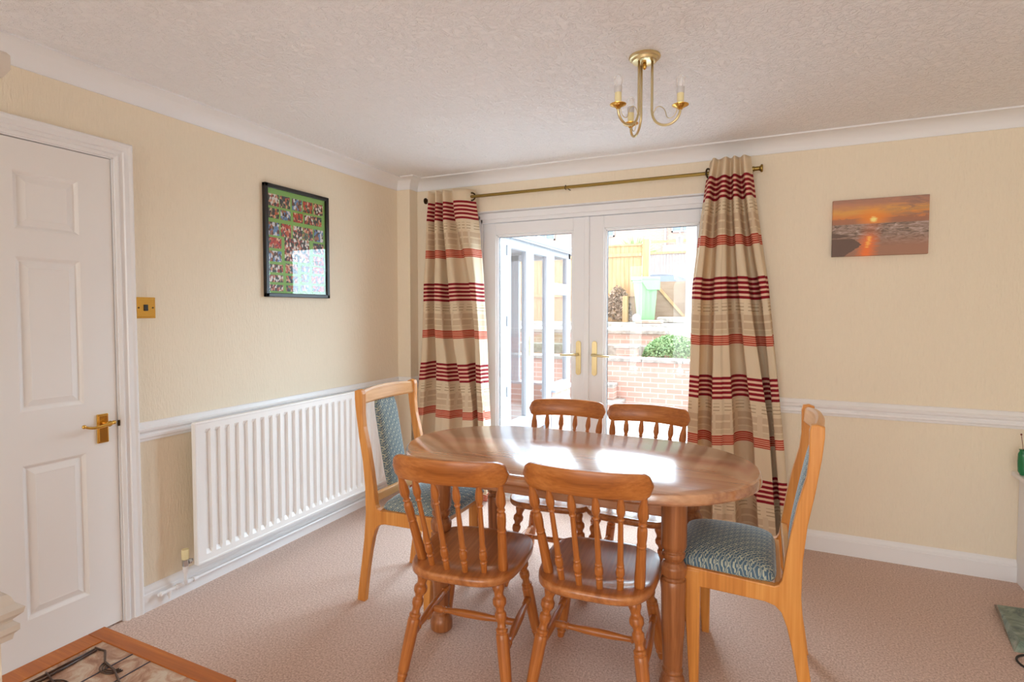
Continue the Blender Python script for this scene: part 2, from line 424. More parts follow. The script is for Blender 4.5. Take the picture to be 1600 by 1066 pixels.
boxes('door_lining', M['gloss_white'], [(-.12, .002, DY1-.004, DY1+.004, 0, DZ), (-.12, .002, DY0-.004, DY0+.004, 0, DZ), (-.12, .002, DY0, DY1, DZ-.003, DZ+.004), (-.12, -.05, DY1-.02, DY1, 0, DZ)], door)
def panel_door():
    ys = [DY0+.007, -2.737, -2.524, -2.425, -2.212, DY1-.007]
    zs = [.008, .178, .770, .975, 1.556, 1.659, 1.876, DZ-.006]
    bm = bmesh.new(); X = -.004
    abox(bm, -.042, X-.012, ys[0], ys[-1], zs[0], zs[-1])
    g = {}
    def V(y, z, x=X):
        k = (round(y, 4), round(z, 4), round(x, 4))
        if k not in g: g[k] = bm.verts.new((x, y, z))
        return g[k]
    for i in range(5):
        for j in range(7):
            y0, y1, z0, z1 = ys[i], ys[i+1], zs[j], zs[j+1]
            if i in (1, 3) and j in (1, 3, 5):
                rings = []
                for ins, dx in ((0, 0), (.006, -.004), (.012, -.010), (.016, -.011), (.040, -.003), (.043, -.0035)):
                    rings.append([V(y0+ins, z0+ins, X+dx), V(y1-ins, z0+ins, X+dx), V(y1-ins, z1-ins, X+dx), V(y0+ins, z1-ins, X+dx)])
                for a, b in zip(rings, rings[1:]):
                    for k in range(4): bm.faces.new((a[k], a[(k+1)%4], b[(k+1)%4], b[k]))
                bm.faces.new(rings[-1])
            else:
                bm.faces.new((V(y0, z0), V(y1, z0), V(y1, z1), V(y0, z1)))
    for a, b in (((ys[0], zs[0]), (ys[-1], zs[0])), ((ys[-1], zs[0]), (ys[-1], zs[-1])), ((ys[-1], zs[-1]), (ys[0], zs[-1])), ((ys[0], zs[-1]), (ys[0], zs[0]))):
        vs = [bm.verts.new((x, p[0], p[1])) for x, p in ((X, a), (X, b), (X-.012, b), (X-.012, a))]
        bm.faces.new(vs)
    return finish(bm, 'door_leaf', M['door_white'], door)
leaf = panel_door()
def lever():
    bm = bmesh.new(); abox(bm, -.004, .004, -2.171, -2.127, .800, .922, bev=.003); abox(bm, .003, .007, -2.166, -2.132, .806, .916, bev=.0015)
    for z in (.812, .910):
        for y in (-2.161, -2.137): lathe(bm, [(.003, 0), (.003, .0085)], 8, mtx=Matrix.Translation((0, y, z)) @ Matrix.Rotation(PI/2, 4, 'Y'))
    hp = finish(bm, 'handle_plate', M['brass'], leaf)
    bm = bmesh.new(); y0, z0 = -2.148, .885
    lathe(bm, smooth_prof([(.012, 0), (.009, .3), (.008, .7), (.012, 1)], 4) and [(.012, .004), (.009, .012), (.008, .04), (.012, .05)], 14, mtx=Matrix.Translation((0, y0, z0)) @ Matrix.Rotation(PI/2, 4, 'Y'))
    pts = bez((.046, y0+.018, z0+.002), (.055, y0-.03, z0-.005), (.05, y0-.06, z0-.016), (.05, y0-.095, z0+.004), 14)
    tube(bm, pts, [.0075-.0025*i/14 for i in range(15)], 10)
    lathe(bm, [(.001, -.008), (.006, -.006), (.008, 0), (.006, .006), (.001, .008)], 10, mtx=Matrix.Translation(pts[-1]))
    lathe(bm, [(.001, -.009), (.007, -.006), (.009, 0), (.007, .006), (.001, .009)], 10, mtx=Matrix.Translation(pts[0]))
    finish(bm, 'lever', M['brass'], leaf, smooth=True)
    boxes('latch', M['dark_brass'], [(-.002, .004, -2.089, -2.082, .86, .885)], leaf)
lever()
# ---- french door
FD = thing('door_2', (0, .06, 0), kind='structure'); FD['label'] = 'white glazed double french doors onto the garden'
fx0, fx1 = .606, 2.28; mx = 1.437; ft = 1.983
boxes('frame', M['upvc'], [(fx0, .642, 0, .07, 0, OZ-.006), (2.248, fx1, 0, .07, 0, OZ-.006), (fx0, fx1, 0, .07, ft+.004, OZ-.006), (fx0, fx1, 0, .07, 0, .045), (fx0, fx1, -.012, 0, ft+.03, OZ-.006), (fx0, .628, -.012, 0, 0, OZ-.02)], FD, bev=.004)
def fleaf(x0, x1, side):
    bm = bmesh.new(); st = .098; z0, z1 = .05, ft
    gx0, gx1, gz0, gz1 = x0+st, x1-st, z0+.12, z1-.08
    for b in ((x0, gx0, z0, z1), (gx1, x1, z0, z1), (gx0, gx1, z0, gz0), (gx0, gx1, gz1, z1)):
        abox(bm, b[0], b[1], .004, .066, b[2], b[3], bev=.003)
    # glazing bead, bevelled toward the pane
    for ins, y0 in ((0, .012), (.009, .020)):
        for b in ((gx0+ins-.001, gx0+ins+.01, gz0, gz1), (gx1-ins-.01, gx1-ins+.001, gz0, gz1), (gx0, gx1, gz0+ins, gz0+ins+.01), (gx0, gx1, gz1-ins-.01, gz1-ins)):
            abox(bm, b[0], b[1], y0, .05, b[2], b[3], bev=.002)
    lf = finish(bm, 'glazed_leaf', M['upvc'], FD)
    boxes('glass_pane', M['glass'], [(gx0, gx1, .032, .036, gz0, gz1)], lf)
    bm = bmesh.new(); 
    e = .0035
    for b in ((gx0+.018, gx0+.018+e, gz0+.018, gz1-.018), (gx1-.018-e, gx1-.018, gz0+.018, gz1-.018), (gx0+.018, gx1-.018, gz1-.018-e, gz1-.018)):
        abox(bm, b[0], b[1], .028, .04, b[2], b[3])
    finish(bm, 'gasket', M['dark'], lf)
    hx = 1.372 if side < 0 else 1.484
    bm = bmesh.new()
    pts = []
    for k in range(12):
        a = PI*k/11; pts.append((.0175*math.cos(a), .099+.0175*math.sin(a)))
    for k in range(12):
        a = PI+PI*k/11; pts.append((.0175*math.cos(a), -.099+.0175*math.sin(a)))
    prism(bm, [(hx+a, 1.035+b) for a, b in pts], 'y', -.006, .004, bev=.002)
    for dz in (.1, -.1): lathe(bm, [(.004, 0), (.004, .003)], 8, mtx=Matrix.Translation((hx, -.006, 1.035+dz)) @ Matrix.Rotation(PI/2, 4, 'X'))
    lathe(bm, [(.008, 0), (.008, .006)], 10, mtx=Matrix.Translation((hx, -.006, .962)) @ Matrix.Rotation(PI/2, 4, 'X'))
    hp = finish(bm, 'handle_plate', M['gold'], lf)
    bm = bmesh.new()
    lathe(bm, [(.011, 0), (.009, .01), (.009, .045)], 12, mtx=Matrix.Translation((hx, -.004, 1.06)) @ Matrix.Rotation(PI/2, 4, 'X'))
    tube(bm, [(hx-side*.008, -.046, 1.06), (hx+side*.02, -.05, 1.059), (hx+side*.06, -.052, 1.056), (hx+side*.115, -.05, 1.054)], [.009, .009, .008, .006], 10)
    finish(bm, 'handle', M['gold'], lf, smooth=True)
    return lf
l1 = fleaf(.645, mx-.008, -1)
l2 = fleaf(mx+.008, 2.245, 1)
boxes('meeting_stile', M['upvc'], [(mx-.026, mx+.009, -.012, .066, .05, ft)], FD, bev=.004)
boxes('door_sill', M['upvc'], [(.60, 2.285, -.06, .2, -.02, .02)], FD, bev=.004)

# ================================================================== ON THE WALLS
# radiator
rad = thing('radiator', (.03, -1.81, .15), label='long white ribbed panel radiator mounted low on the cream wall beside the door', cat='radiator')
def radiator():
    L = 1.44; Hh = .675; bm = bmesh.new(); pitch = .0525; n = int((L-.06)/pitch); y0 = .03+((L-.06)-n*pitch)/2
    X = .07; D = .013
    def strip(z0, z1, depth0, depth1):
        pass
    prof = [(0, X)]
    for k in range(n):
        y = y0+k*pitch
        prof += [(y+.008, X), (y+.016, X-D), (y+.034, X-D), (y+.042, X)]
    prof.append((L, X))
    zt = [0, .035, .055, Hh-.055, Hh-.035, Hh]; amt = [0, 0, 1, 1, 0, 0]
    rings = []
    for z, a in zip(zt, amt):
        rings.append([bm.verts.new((X-(X-x)*a, y, z)) for y, x in prof])
    for a, b in zip(rings, rings[1:]):
        for i in range(len(prof)-1): bm.faces.new((a[i], a[i+1], b[i+1], b[i]))
    # rolled rim and back
    fr = [(0, L, 0, .006), (0, L, Hh-.006, Hh)]
    abox(bm, X-.022, X+.004, 0, L, -.004, .008, bev=.003); abox(bm, X-.022, X+.004, 0, L, Hh-.008, Hh+.004, bev=.003)
    abox(bm, X-.022, X+.004, -.004, .008, 0, Hh, bev=.003); abox(bm, X-.022, X+.004, L-.008, L+.004, 0, Hh, bev=.003)
    abox(bm, X-.03, X-.02, .004, L-.004, .004, Hh-.004)
    finish(bm, 'panel', M['rad_white'], rad)
    boxes('wall_bracket', M['rad_white'], [(-.029, .042, .2, .23, .05, .6)], rad); boxes('wall_bracket', M['rad_white'], [(-.029, .042, L-.23, L-.2, .05, .6)], rad)
radiator()
rv = thing('radiator_valve', (.062, -1.845, .07), label='thermostatic radiator valve with cream cap at the lower left radiator corner', cat='valve')
bm = bmesh.new(); lathe(bm, smooth_prof([(.008, 0), (.008, .055), (.011, .06), (.012, .075), (.012, .09)], 2), 12)
finish(bm, 'riser_pipe', M['gloss_white'], rv, smooth=True)
bm = bmesh.new(); lathe(bm, [(.012, .085), (.014, .088), (.014, .115), (.011, .118)], 12)
tube(bm, [(0, 0, .1), (.0, .035, .1)], .008, 10); lathe(bm, [(.013, 0), (.013, .014)], 6, mtx=Matrix.Translation((0, .012, .1)) @ Matrix.Rotation(-PI/2, 4, 'X'))
finish(bm, 'valve_body', M['chrome'], rv, smooth=True, autos=.6)
bm = bmesh.new(); lathe(bm, [(.014, .117), (.0165, .12), (.0165, .16), (.015, .164)], 16); finish(bm, 'valve_cap', M['sleeve'], rv, smooth=True, autos=.6)
pp = thing('heating_pipe', (.04, -1.93, .064), label='white painted pipe running along the skirting under the radiator', cat='pipe')
bm = bmesh.new(); tube(bm, [(0, 0, 0), (0, .4, 0), (0, 1.5, 0)], .0085, 10); 
for y in (.05, .095, .135): lathe(bm, [(.012, 0), (.0125, .004), (.0125, .018), (.012, .022)], 12, mtx=Matrix.Translation((0, y, 0)) @ Matrix.Rotation(-PI/2, 4, 'X'))
finish(bm, 'pipe', M['gloss_white'], pp, smooth=True, autos=.6)
bm = bmesh.new(); lathe(bm, [(.011, 0), (.012, .02), (.007, .024), (.007, .03)], 10, mtx=Matrix.Translation((0, -.001, 0)) @ Matrix.Rotation(PI/2, 4, 'X'))
lathe(bm, [(.010, 0), (.010, .02), (.006, .022), (.006, .035)], 10, mtx=Matrix.Translation((0, .022, -.004)) @ Matrix.Rotation(PI, 4, 'X'))
finish(bm, 'drain_cock', M['gloss_white'], pp, smooth=True, autos=.6)
# light switch
sw = thing('light_switch', (0, -1.964, 1.368), label='square brass light switch on the cream wall right of the door', cat='switch')
boxes('plate', M['brass'], [(0, .006, -.044, .044, -.047, .047), (.004, .008, -.038, .038, -.041, .041)], sw, bev=.002)
boxes('rocker', M['dark'], [(.006, .012, -.009, .009, -.014, .014)], sw, bev=.002)
for s_ in (-1, 1):
    bm = bmesh.new(); lathe(bm, [(.0035, 0), (.0035, .003)], 8, mtx=Matrix.Translation((.007, s_*.031, 0)) @ Matrix.Rotation(PI/2, 4, 'Y')); finish(bm, 'screw', M['dark_brass'], sw)
# photo collage
pic = thing('picture_frame', (0, -1.078, 1.746), label='black framed green photo collage hanging on the cream wall above the radiator', cat='picture')
pw, ph = .243, .314
bm = bmesh.new(); b_ = .022
for bb in ((0, .024, -pw, pw, ph-b_, ph), (0, .024, -pw, pw, -ph, -ph+b_), (0, .024, -pw, -pw+b_, -ph, ph), (0, .024, pw-b_, pw, -ph, ph)): abox(bm, *bb, bev=.003)
finish(bm, 'frame', M['black_frame'], pic)
boxes('green_backing', mat('green_card', (132, 186, 92), .6), [(.004, .008, -pw+.01, pw-.01, -ph+.01, ph-.01)], pic)
def photomat(name, cols, sc):
    m_ = mat(name, cols[0], .5); t = NT(m_); v = t.coord((1, 1, .7))
    vo = t.n('ShaderNodeTexVoronoi'); vo.inputs['Scale'].default_value = sc; t.l(v, vo.inputs['Vector'])
    sp = t.n('ShaderNodeSeparateColor'); t.l(vo.outputs['Color'], sp.inputs[0])
    n_ = len(cols); t.color(t.ramp(sp.outputs[0], [((i+.5)/n_*.98, c) for i, c in enumerate(cols)], 'CONSTANT')); return m_
pm = [photomat('photo_print_a', [(60, 50, 44), (168, 60, 44), (214, 160, 130), (230, 226, 220), (52, 70, 60)], 95),
      photomat('photo_print_b', [(40, 44, 60), (196, 96, 60), (90, 120, 80), (222, 180, 150), (40, 34, 34)], 110),
      photomat('photo_print_c', [(100, 140, 190), (70, 60, 50), (220, 220, 224), (170, 110, 80), (110, 60, 50)], 85),
      photomat('photo_print_d', [(190, 50, 36), (60, 50, 50), (226, 190, 160), (200, 90, 50), (80, 90, 70)], 100)]
rows = [(.262, .072, [0, .19, .40, .60, .80], .19), (.182, .060, [0, .20, .42, .62, .78], .185), (.105, .078, [0, .20, .41, .60, .80], .19)]
W0 = -pw+.032; WW = 2*pw-.064
def photo(u0, u1, z1, z0, k):
    boxes('photo_print', pm[k % 4], [(.0078, .0092, W0+u0*WW+.002, W0+u1*WW-.004, z0+.005, z1)], pic)
k = 0
for ztop, hh, us, ww in rows:
    for u in us:
        photo(u, min(u+ww, 1), ztop, ztop-hh, k); k += 1
for (u0, u1, z1, z0) in [(0, .22, .02, -.045), (.26, .72, .03, -.11), (.78, 1, .02, -.05), (0, .22, -.055, -.12), (.78, 1, -.06, -.12), (0, .24, -.13, -.18), (.27, .5, -.12, -.18), (.55, .72, -.125, -.165), (.76, 1, -.125, -.17),
                         (0, .24, -.19, -.235), (.28, .5, -.19, -.235), (.55, .7, -.175, -.225), (.74, 1, -.18, -.23), (0, .24, -.245, -.285), (.28, .5, -.245, -.285), (.54, .72, -.24, -.28), (.76, 1, -.24, -.28)]:
    photo(u0, u1, z1, z0, k); k += 1
boxes('glass_pane', M['frame_glass'], [(.014, .016, -pw+.012, pw-.012, -ph+.012, ph-.012)], pic)
# seascape canvas
def seamat():
    m_ = mat('sunset_seascape_print', (200, 140, 90), .6); t = NT(m_)
    c = t.n('ShaderNodeTexCoord'); s_ = t.n('ShaderNodeSeparateXYZ'); t.l(c.outputs['Object'], s_.inputs[0])
    X = s_.outputs[0]; Z = s_.outputs[2]           # x -.215..215  z -.152...152
    u = t.math('ADD', t.math('DIVIDE', X, .43), .5); v = t.math('ADD', t.math('DIVIDE', Z, .304), .5)
    mp = t.n('ShaderNodeMapping'); mp.inputs['Scale'].default_value = (3, 1, 14); t.l(c.outputs['Object'], mp.inputs[0])
    n1 = t.noise(mp.outputs[0], 3.2, 6, .65, .8)
    mp2 = t.n('ShaderNodeMapping'); mp2.inputs['Scale'].default_value = (7, 1, 30); t.l(c.outputs['Object'], mp2.inputs[0])
    n2 = t.noise(mp2.outputs[0], 3, 5, .65, 1.2)
    vs = t.math('ADD', v, t.math('MULTIPLY', t.math('SUBTRACT', n1, .5), .22))
    sky = t.ramp(vs, [(.56, (196, 140, 110)), (.66, (224, 140, 76)), (.78, (226, 166, 90)), (.9, (196, 140, 112)), (1, (170, 130, 112))])
    # grey cloud mass on the right and grey left hill
    cl = t.math('MULTIPLY', t.ramp(u, [(.45, (0,0,0,1)), (.9, (1,1,1,1))]), t.ramp(n1, [(.4, (0,0,0,1)), (.6, (1,1,1,1))]))
    sky = t.mix(t.math('MULTIPLY', cl, .85), sky, (150, 118, 106))
    hill = t.math('LESS_THAN', v, t.math('ADD', .66, t.math('MULTIPLY', t.math('SUBTRACT', n1, .5), .16)))
    hillm = t.math('MULTIPLY', hill, t.ramp(t.math('ABSOLUTE', t.math('SUBTRACT', u, .44)), [(.05, (0,0,0,1)), (.22, (1,1,1,1))]))
    sky = t.mix(t.math('MULTIPLY', hillm, .7), sky, (158, 112, 92))
    dx = t.math('SUBTRACT', u, .44); dz = t.math('MULTIPLY', t.math('SUBTRACT', v, .63), .75)
    r = t.math('SQRT', t.math('ADD', t.math('MULTIPLY', dx, dx), t.math('MULTIPLY', t.math('MULTIPLY', dz, dz), 1)))
    glow = t.ramp(r, [(.0, (1,1,1,1)), (.2, (0,0,0,1))]); sky = t.mix(t.math('MULTIPLY', glow, .85), sky, (250, 150, 50))
    core = t.ramp(t.math('ADD', r, t.math('MULTIPLY', t.math('SUBTRACT', n2, .5), .05)), [(.018, (1,1,1,1)), (.045, (0,0,0,1))]); sky = t.mix(core, sky, (255, 238, 150))
    sea = t.ramp(n2, [(.36, (104, 92, 84)), (.5, (158, 134, 120)), (.62, (186, 164, 156)), (.72, (216, 196, 188))])
    sea = t.mix(t.ramp(v, [(.15, (1,1,1,1)), (.38, (0,0,0,1))]), sea, (170, 126, 104))
    band = t.math('ADD', t.math('ABSOLUTE', t.math('SUBTRACT', u, t.math('ADD', .36, t.math('MULTIPLY', v, .12)))), t.math('MULTIPLY', t.math('SUBTRACT', n2, .5), .14))
    sea = t.mix(t.math('MULTIPLY', t.ramp(band, [(.02, (1,1,1,1)), (.13, (0,0,0,1))]), t.ramp(v, [(.28, (.9,.9,.9,1)), (.42, (.25,.25,.25,1))])), sea, (250, 128, 58))
    sea = t.mix(t.math('MULTIPLY', t.ramp(band, [(.0, (1,1,1,1)), (.03, (0,0,0,1))]), t.math('MULTIPLY', t.math('GREATER_THAN', v, .14), t.math('LESS_THAN', v, .34))), sea, (255, 190, 96))
    # dark beach tongue on the lower left
    bx = t.math('ADD', u, t.math('MULTIPLY', t.math('ABSOLUTE', t.math('SUBTRACT', v, .20)), .9))
    beach = t.math('MULTIPLY', t.math('LESS_THAN', t.math('ADD', bx, t.math('MULTIPLY', t.math('SUBTRACT', n1, .5), .1)), .32), t.math('LESS_THAN', v, .31))
    sea = t.mix(beach, sea, (112, 90, 80))
    b2 = t.math('MULTIPLY', t.math('LESS_THAN', t.math('ADD', u, t.math('MULTIPLY', t.math('ABSOLUTE', t.math('SUBTRACT', v, .36)), 4.5)), .22), t.math('GREATER_THAN', v, .33))
    sea = t.mix(b2, sea, (112, 92, 82))
    hz = t.math('LESS_THAN', v, t.math('ADD', .56, t.math('MULTIPLY', u, .0)))
    t.color(t.mix(hz, sky, sea)); return m_
cv = boxes('canvas_print', seamat(), [(-.216, .216, -.013, .013, -.152, .152)], bev=.002, loc=(3.062, -.0135, 1.803))
tag(cv, 'frameless orange sunset seascape canvas on the cream wall right of the curtains', 'picture')

# ================================================================== CURTAINS
def curtain_mat():
    m_ = mat('cream_curtain_with_red_stripes', (232, 214, 184), .7, spec=.2); t = NT(m_)
    c = t.n('ShaderNodeTexCoord'); s_ = t.n('ShaderNodeSeparateXYZ'); t.l(c.outputs['Object'], s_.inputs[0])
    uvn = t.n('ShaderNodeUVMap'); us = t.n('ShaderNodeSeparateXYZ'); t.l(uvn.outputs[0], us.inputs[0]); U = us.outputs[0]
    per = .573
    ph_ = t.math('FRACT', t.math('DIVIDE', t.math('SUBTRACT', 2.123+per, us.outputs[1]), per))   # 0 at the top of a dark group, grows downward
    base = (232, 215, 186)
    dk = (146, 26, 40); pink = (240, 200, 176); fr_ = (190, 74, 56); ln = (176, 150, 118)
    st = []; 
    def seg(a, b, col): st.append((a/per, col)); st.append((b/per, None))
    for k in range(5):
        seg(.0275*k-0, .0275*k+.0155, dk)
        if k < 4: st[-1] = (st[-1][0], pink)
    E_ = [x for x in st]
    def build(items):
        r = t.n('ShaderNodeValToRGB'); r.color_ramp.interpolation = 'CONSTANT'
        els = r.color_ramp.elements
        items = [(0, items[0][1])] + items[1:]
        while len(els) < len(items): els.new(.99)
        for e, (p, col) in zip(els, items): e.position = p; e.color = lin(col if col else base)
        t.l(ph_, r.inputs[0]); return r.outputs[0]
    c1 = build(E_)
    lines = [(0, None)]
    for a in (.150, .170, .190): lines += [(a/per, ln), ((a+.003)/per, None)]
    c2 = build(lines)
    fine = [(0, None)]
    for k in range(5): fine += [((.335+.012*k)/per, fr_), ((.335+.012*k+.0075)/per, (236, 178, 150) if k < 4 else None)]
    c3 = build(fine)
    tan = [(0, None), (.215/per, (214, 190, 160)), (.250/per, None), (.260/per, (214, 190, 160)), (.296/per, None), (.304/per, (220, 200, 170)), (.326/per, None)]
    c4 = build(tan)
    # gaps in the tan blocks and lines
    ug = t.math('GREATER_THAN', t.math('FRACT', t.math('MULTIPLY', U, 9)), .22)
    c4 = t.mix(ug, (224, 204, 175), c4); ug2 = t.math('GREATER_THAN', t.math('FRACT', t.math('MULTIPLY', U, 13)), .35); c2 = t.mix(ug2, base, c2)
    def between(a, b): return t.math('MULTIPLY', t.math('GREATER_THAN', ph_, a/per), t.math('LESS_THAN', ph_, b/per))
    col = t.mix(between(.14, .2), c1, c2); col = t.mix(between(.205, .33), col, c4); col = t.mix(between(.33, .40), col, c3)
    col = t.mix(between(.40, .572), col, base)
    sl = t.math('GREATER_THAN', us.outputs[1], 2.13); col = t.mix(sl, col, base)
    t.color(col)
    wv = t.noise(t.coord((1, 1, 1)), 700, 2, .5); t.bump(wv, .2, .0006)
    # a little light passes through the cloth
    tr = t.n('ShaderNodeBsdfTranslucent'); t.l(t.mix(1.0, col, (255, 224, 150), 'MULTIPLY'), tr.inputs[0])
    mx_ = t.n('ShaderNodeMixShader'); mx_.inputs[0].default_value = .2
    out = t.t.nodes['Material Output']; t.l(t.b.outputs[0], mx_.inputs[1]); t.l(tr.outputs[0], mx_.inputs[2]); t.l(mx_.outputs[0], out.inputs[0])
    return m_
M['curtain'] = curtain_mat()
def interp(keys, z):
    for (z0, *a), (z1, *b) in zip(keys, keys[1:]):
        if z0 <= z <= z1:
            t = (z-z0)/(z1-z0); return [x+(y-x)*t for x, y in zip(a, b)]
    return list(keys[-1][1:])
def curtain(keys, folds_top, folds_bot, amp_keys, ztop, yc, label, seed, eyelets, sign=1):
    """keys: z, xl, xr. folds_*: list of u breakpoints (extrema of the pleats) at the top and the bottom"""
    root = thing('curtain', (0, yc, 0), label=label, cat='curtain', group=None)
    bm = bmesh.new(); uvl = bm.loops.layers.uv.new('UVMap')
    NU, NZ = 150, 90; grid = []; uvs = {}
    rnd = random.Random(seed); offs = [rnd.uniform(-1, 1) for _ in range(20)]
    def phase(u, fb):
        # piecewise: extremum index as function of u
        for i in range(len(fb)-1):
            if fb[i] <= u <= fb[i+1]+1e-9: return i+(u-fb[i])/(fb[i+1]-fb[i])
        return len(fb)-1
    for j in range(NZ+1):
        z = .025+(ztop-.025)*j/NZ; xl, xr = interp(keys, z); A, = interp(amp_keys, z)
        tt = max(0, min(1, (ztop-z)/1.5)); row = []
        for i in range(NU+1):
            u = i/NU; p = phase(u, folds_top)*(1-tt)+phase(u, folds_bot)*tt
            k = int(p) % 20; amp = A*(1+.25*offs[k]*tt)
            cc = math.cos(PI*p); wv_ = (1+sign*cc)/2; yy = amp*(2*wv_**(1+1.6*tt)-1)-.050*max(0, 1-(ztop-z)/.5)*min(1, (1-u if sign < 0 else u)*9)
            yy += .006*math.sin(9*z+7*u+seed)*tt+.004*math.sin(23*u+5*z)*tt
            x = xl+(xr-xl)*u+.27*A*tt*math.sin(2*PI*p)
            yy = min(yy, .078)
            v = bm.verts.new((x, yy, z)); row.append(v)
            sag = .008*math.sin(PI*p*.5+seed)*tt
            uvs[v] = (u, z+sag)
        grid.append(row)
    for a, b in zip(grid, grid[1:]):
        for i in range(NU):
            f = bm.faces.new((a[i], a[i+1], b[i+1], b[i]))
            for lp in f.loops: lp[uvl].uv = uvs[lp.vert]
    o = finish(bm, 'fabric', M['curtain'], root, smooth=True)
    mod = o.modifiers.new('thickness', 'SOLIDIFY'); mod.thickness = .0015
    for (x, ry) in eyelets:
        bm = bmesh.new(); n = 24
        tube(bm, [(.026*math.cos(2*PI*k/n), 0, .026*math.sin(2*PI*k/n)) for k in range(n)], .0055, 8, closed=True)
        finish(bm, 'eyelet', M['dark_brass'], root, (x, 0, 2.155), smooth=True, rot=(0, 0, ry))
    return root
YC = -.095
curtain([(0, .13, .78), (.5, .18, .745), (1.0, .245, .725), (1.6, .268, .70), (2.1, .318, .655), (2.21, .322, .652)],
        [0, .10, .19, .29, .37, .50, .62, 1.0], [0, .22, .42, .63, .80, .93, .97, 1.0],
        [(0, .064), (1.2, .062), (2.0, .048), (2.12, .032), (2.21, .025)], 2.205, YC,
        'striped cream and red eyelet curtain on the left of the french doors', 3, [(.635, .15)], sign=-1)
curtain([(0, 2.08, 2.70), (.12, 2.10, 2.67), (.87, 2.105, 2.60), (1.5, 2.117, 2.535), (1.9, 2.16, 2.475), (2.12, 2.19, 2.445), (2.24, 2.215, 2.43)],
        [0, .14, .24, .42, .53, .62, .74, .84, 1.0], [0, .08, .16, .40, .62, .80, .92, .96, 1.0],
        [(0, .068), (1.2, .066), (2.0, .050), (2.12, .032), (2.21, .025)], 2.222, YC,
        'striped cream and red eyelet curtain on the right of the french doors, the longer one', 11, [(2.205, 1.2)], sign=1)
pole = thing('curtain_pole', (0, YC, 2.155), label='thin antique brass curtain pole above the french doors', cat='curtain pole')
bm = bmesh.new(); tube(bm, [(.30, 0, 0), (2.44, 0, 0)], .0105, 14); finish(bm, 'pole', M['dull_brass'], pole, smooth=True, autos=.6)
for s_, x in ((-1, .30), (1, 2.44)):
    bm = bmesh.new(); lathe(bm, [(.0145, 0), (.0145, .01), (.012, .012), (.012, .036), (.017, .042), (.022, .044), (.022, .052), (.018, .055)], 18, mtx=Matrix.Translation((x, 0, 0)) @ Matrix.Rotation(s_*PI/2, 4, 'Y'))
    finish(bm, 'finial', M['dark_brass'] if s_ < 0 else M['dull_brass'], pole, smooth=True, autos=.6)
for x in (.29, 2.435):
    bm = bmesh.new(); abox(bm, x-.008, x+.008, -YC-.006, -YC, -.09, .02, bev=.002); tube(bm, [(x, -YC-.004, -.01), (x, .02, -.01), (x, 0, -.012)], .006, 8)
    finish(bm, 'bracket', M['dark_brass'], pole)
bm = bmesh.new(); tube(bm, [(1.33+.003*math.sin(k), .0145*math.cos(2*PI*k/18), .0145*math.sin(2*PI*k/18)) for k in range(18)], .002, 6, closed=True); tube(bm, [(1.33, .0145, 0), (1.33, -YC-.001, 0)], .003, 8)
finish(bm, 'support_ring', M['dark_brass'], pole, smooth=True)

# ================================================================== CEILING LIGHT
cl = thing('ceiling_light', (2.084, -1.352, H), label='three-arm polished brass ceiling light with candle bulbs above the table', cat='ceiling light')
bm = bmesh.new(); lathe(bm, [(.058, 0), (.060, -.005), (.056, -.010), (.050, -.012), (.046, -.020), (.036, -.024), (.01, -.025)], 32)
finish(bm, 'ceiling_rose', M['gold'], cl, smooth=True, autos=.5)
bm = bmesh.new(); lathe(bm, [(.007, -.024), (.007, -.034), (.009, -.038), (.006, -.046), (.002, -.05)], 12); finish(bm, 'rose_screw', M['brass'], cl, smooth=True)
def light_arm():
    arm = bpy.data.objects.new('arm', None)
    R0, R1 = .030, .137; zb = -.270; zc = -.214
    pts = [(R0, 0, -.02), (R0, 0, -.10), (R0, 0, -.19)]
    pts += [tuple(p) for p in bez((R0, 0, -.21), (R0+.004, 0, zb-.022), (R1-.004, 0, zb-.022), (R1, 0, zc-.01), 16)]+[(R1, 0, zc)]
    bm = bmesh.new(); tube(bm, pts, .0048, 10); a = finish(bm, 'arm', M['gold'], cl, smooth=True)
    sc = []
    for k in range(26):
        t = k/25; ang = PI*1.15-t*PI*1.3; sc.append((R0+.028-.0+.023*math.cos(ang) if False else R0+.008+.022*(1+math.cos(PI-ang*1.0))*.8, 0, -.235+.024*math.sin(ang)))
    spts = bez((R0+.004, 0, -.235), (R0+.01, 0, -.175), (R0+.05, 0, -.20), (R0+.055, 0, -.235), 12)+bez((R0+.055, 0, -.235), (R0+.06, 0, -.262), (R1-.012, 0, -.25), (R1-.012, 0, -.215), 12)[1:]
    bm = bmesh.new(); tube(bm, spts, .0014, 6); finish(bm, 'scroll_wire', M['gold'], a, smooth=True)
    bm = bmesh.new(); lathe(bm, [(.006, zc-.012), (.012, zc-.004), (.022, zc), (.030, zc+.004), (.0305, zc+.006), (.02, zc+.003), (.006, zc+.002)], 22, mtx=Matrix.Translation((R1, 0, 0))); finish(bm, 'drip_pan', M['brass'], a, smooth=True, autos=.8)
    bm = bmesh.new(); lathe(bm, [(.0125, zc+.002), (.0125, zc+.048), (.010, zc+.049)], 16, mtx=Matrix.Translation((R1, 0, 0))); finish(bm, 'candle_sleeve', M['sleeve'], a, smooth=True, autos=.6)
    bm = bmesh.new(); lathe(bm, [(.0115, zc+.047), (.0135, zc+.050), (.0142, zc+.070), (.013, zc+.071)], 16, mtx=Matrix.Translation((R1, 0, 0))); bu = finish(bm, 'light_bulb', M['bulb_cap'], a, smooth=True, autos=.6)
    bm = bmesh.new(); lathe(bm, smooth_prof([(.0135, zc+.070), (.0155, zc+.085), (.0155, zc+.100), (.010, zc+.112), (.001, zc+.116)], 3), 16, mtx=Matrix.Translation((R1, 0, 0))); finish(bm, 'bulb_glass', M['bulb'], bu, smooth=True)
    return a
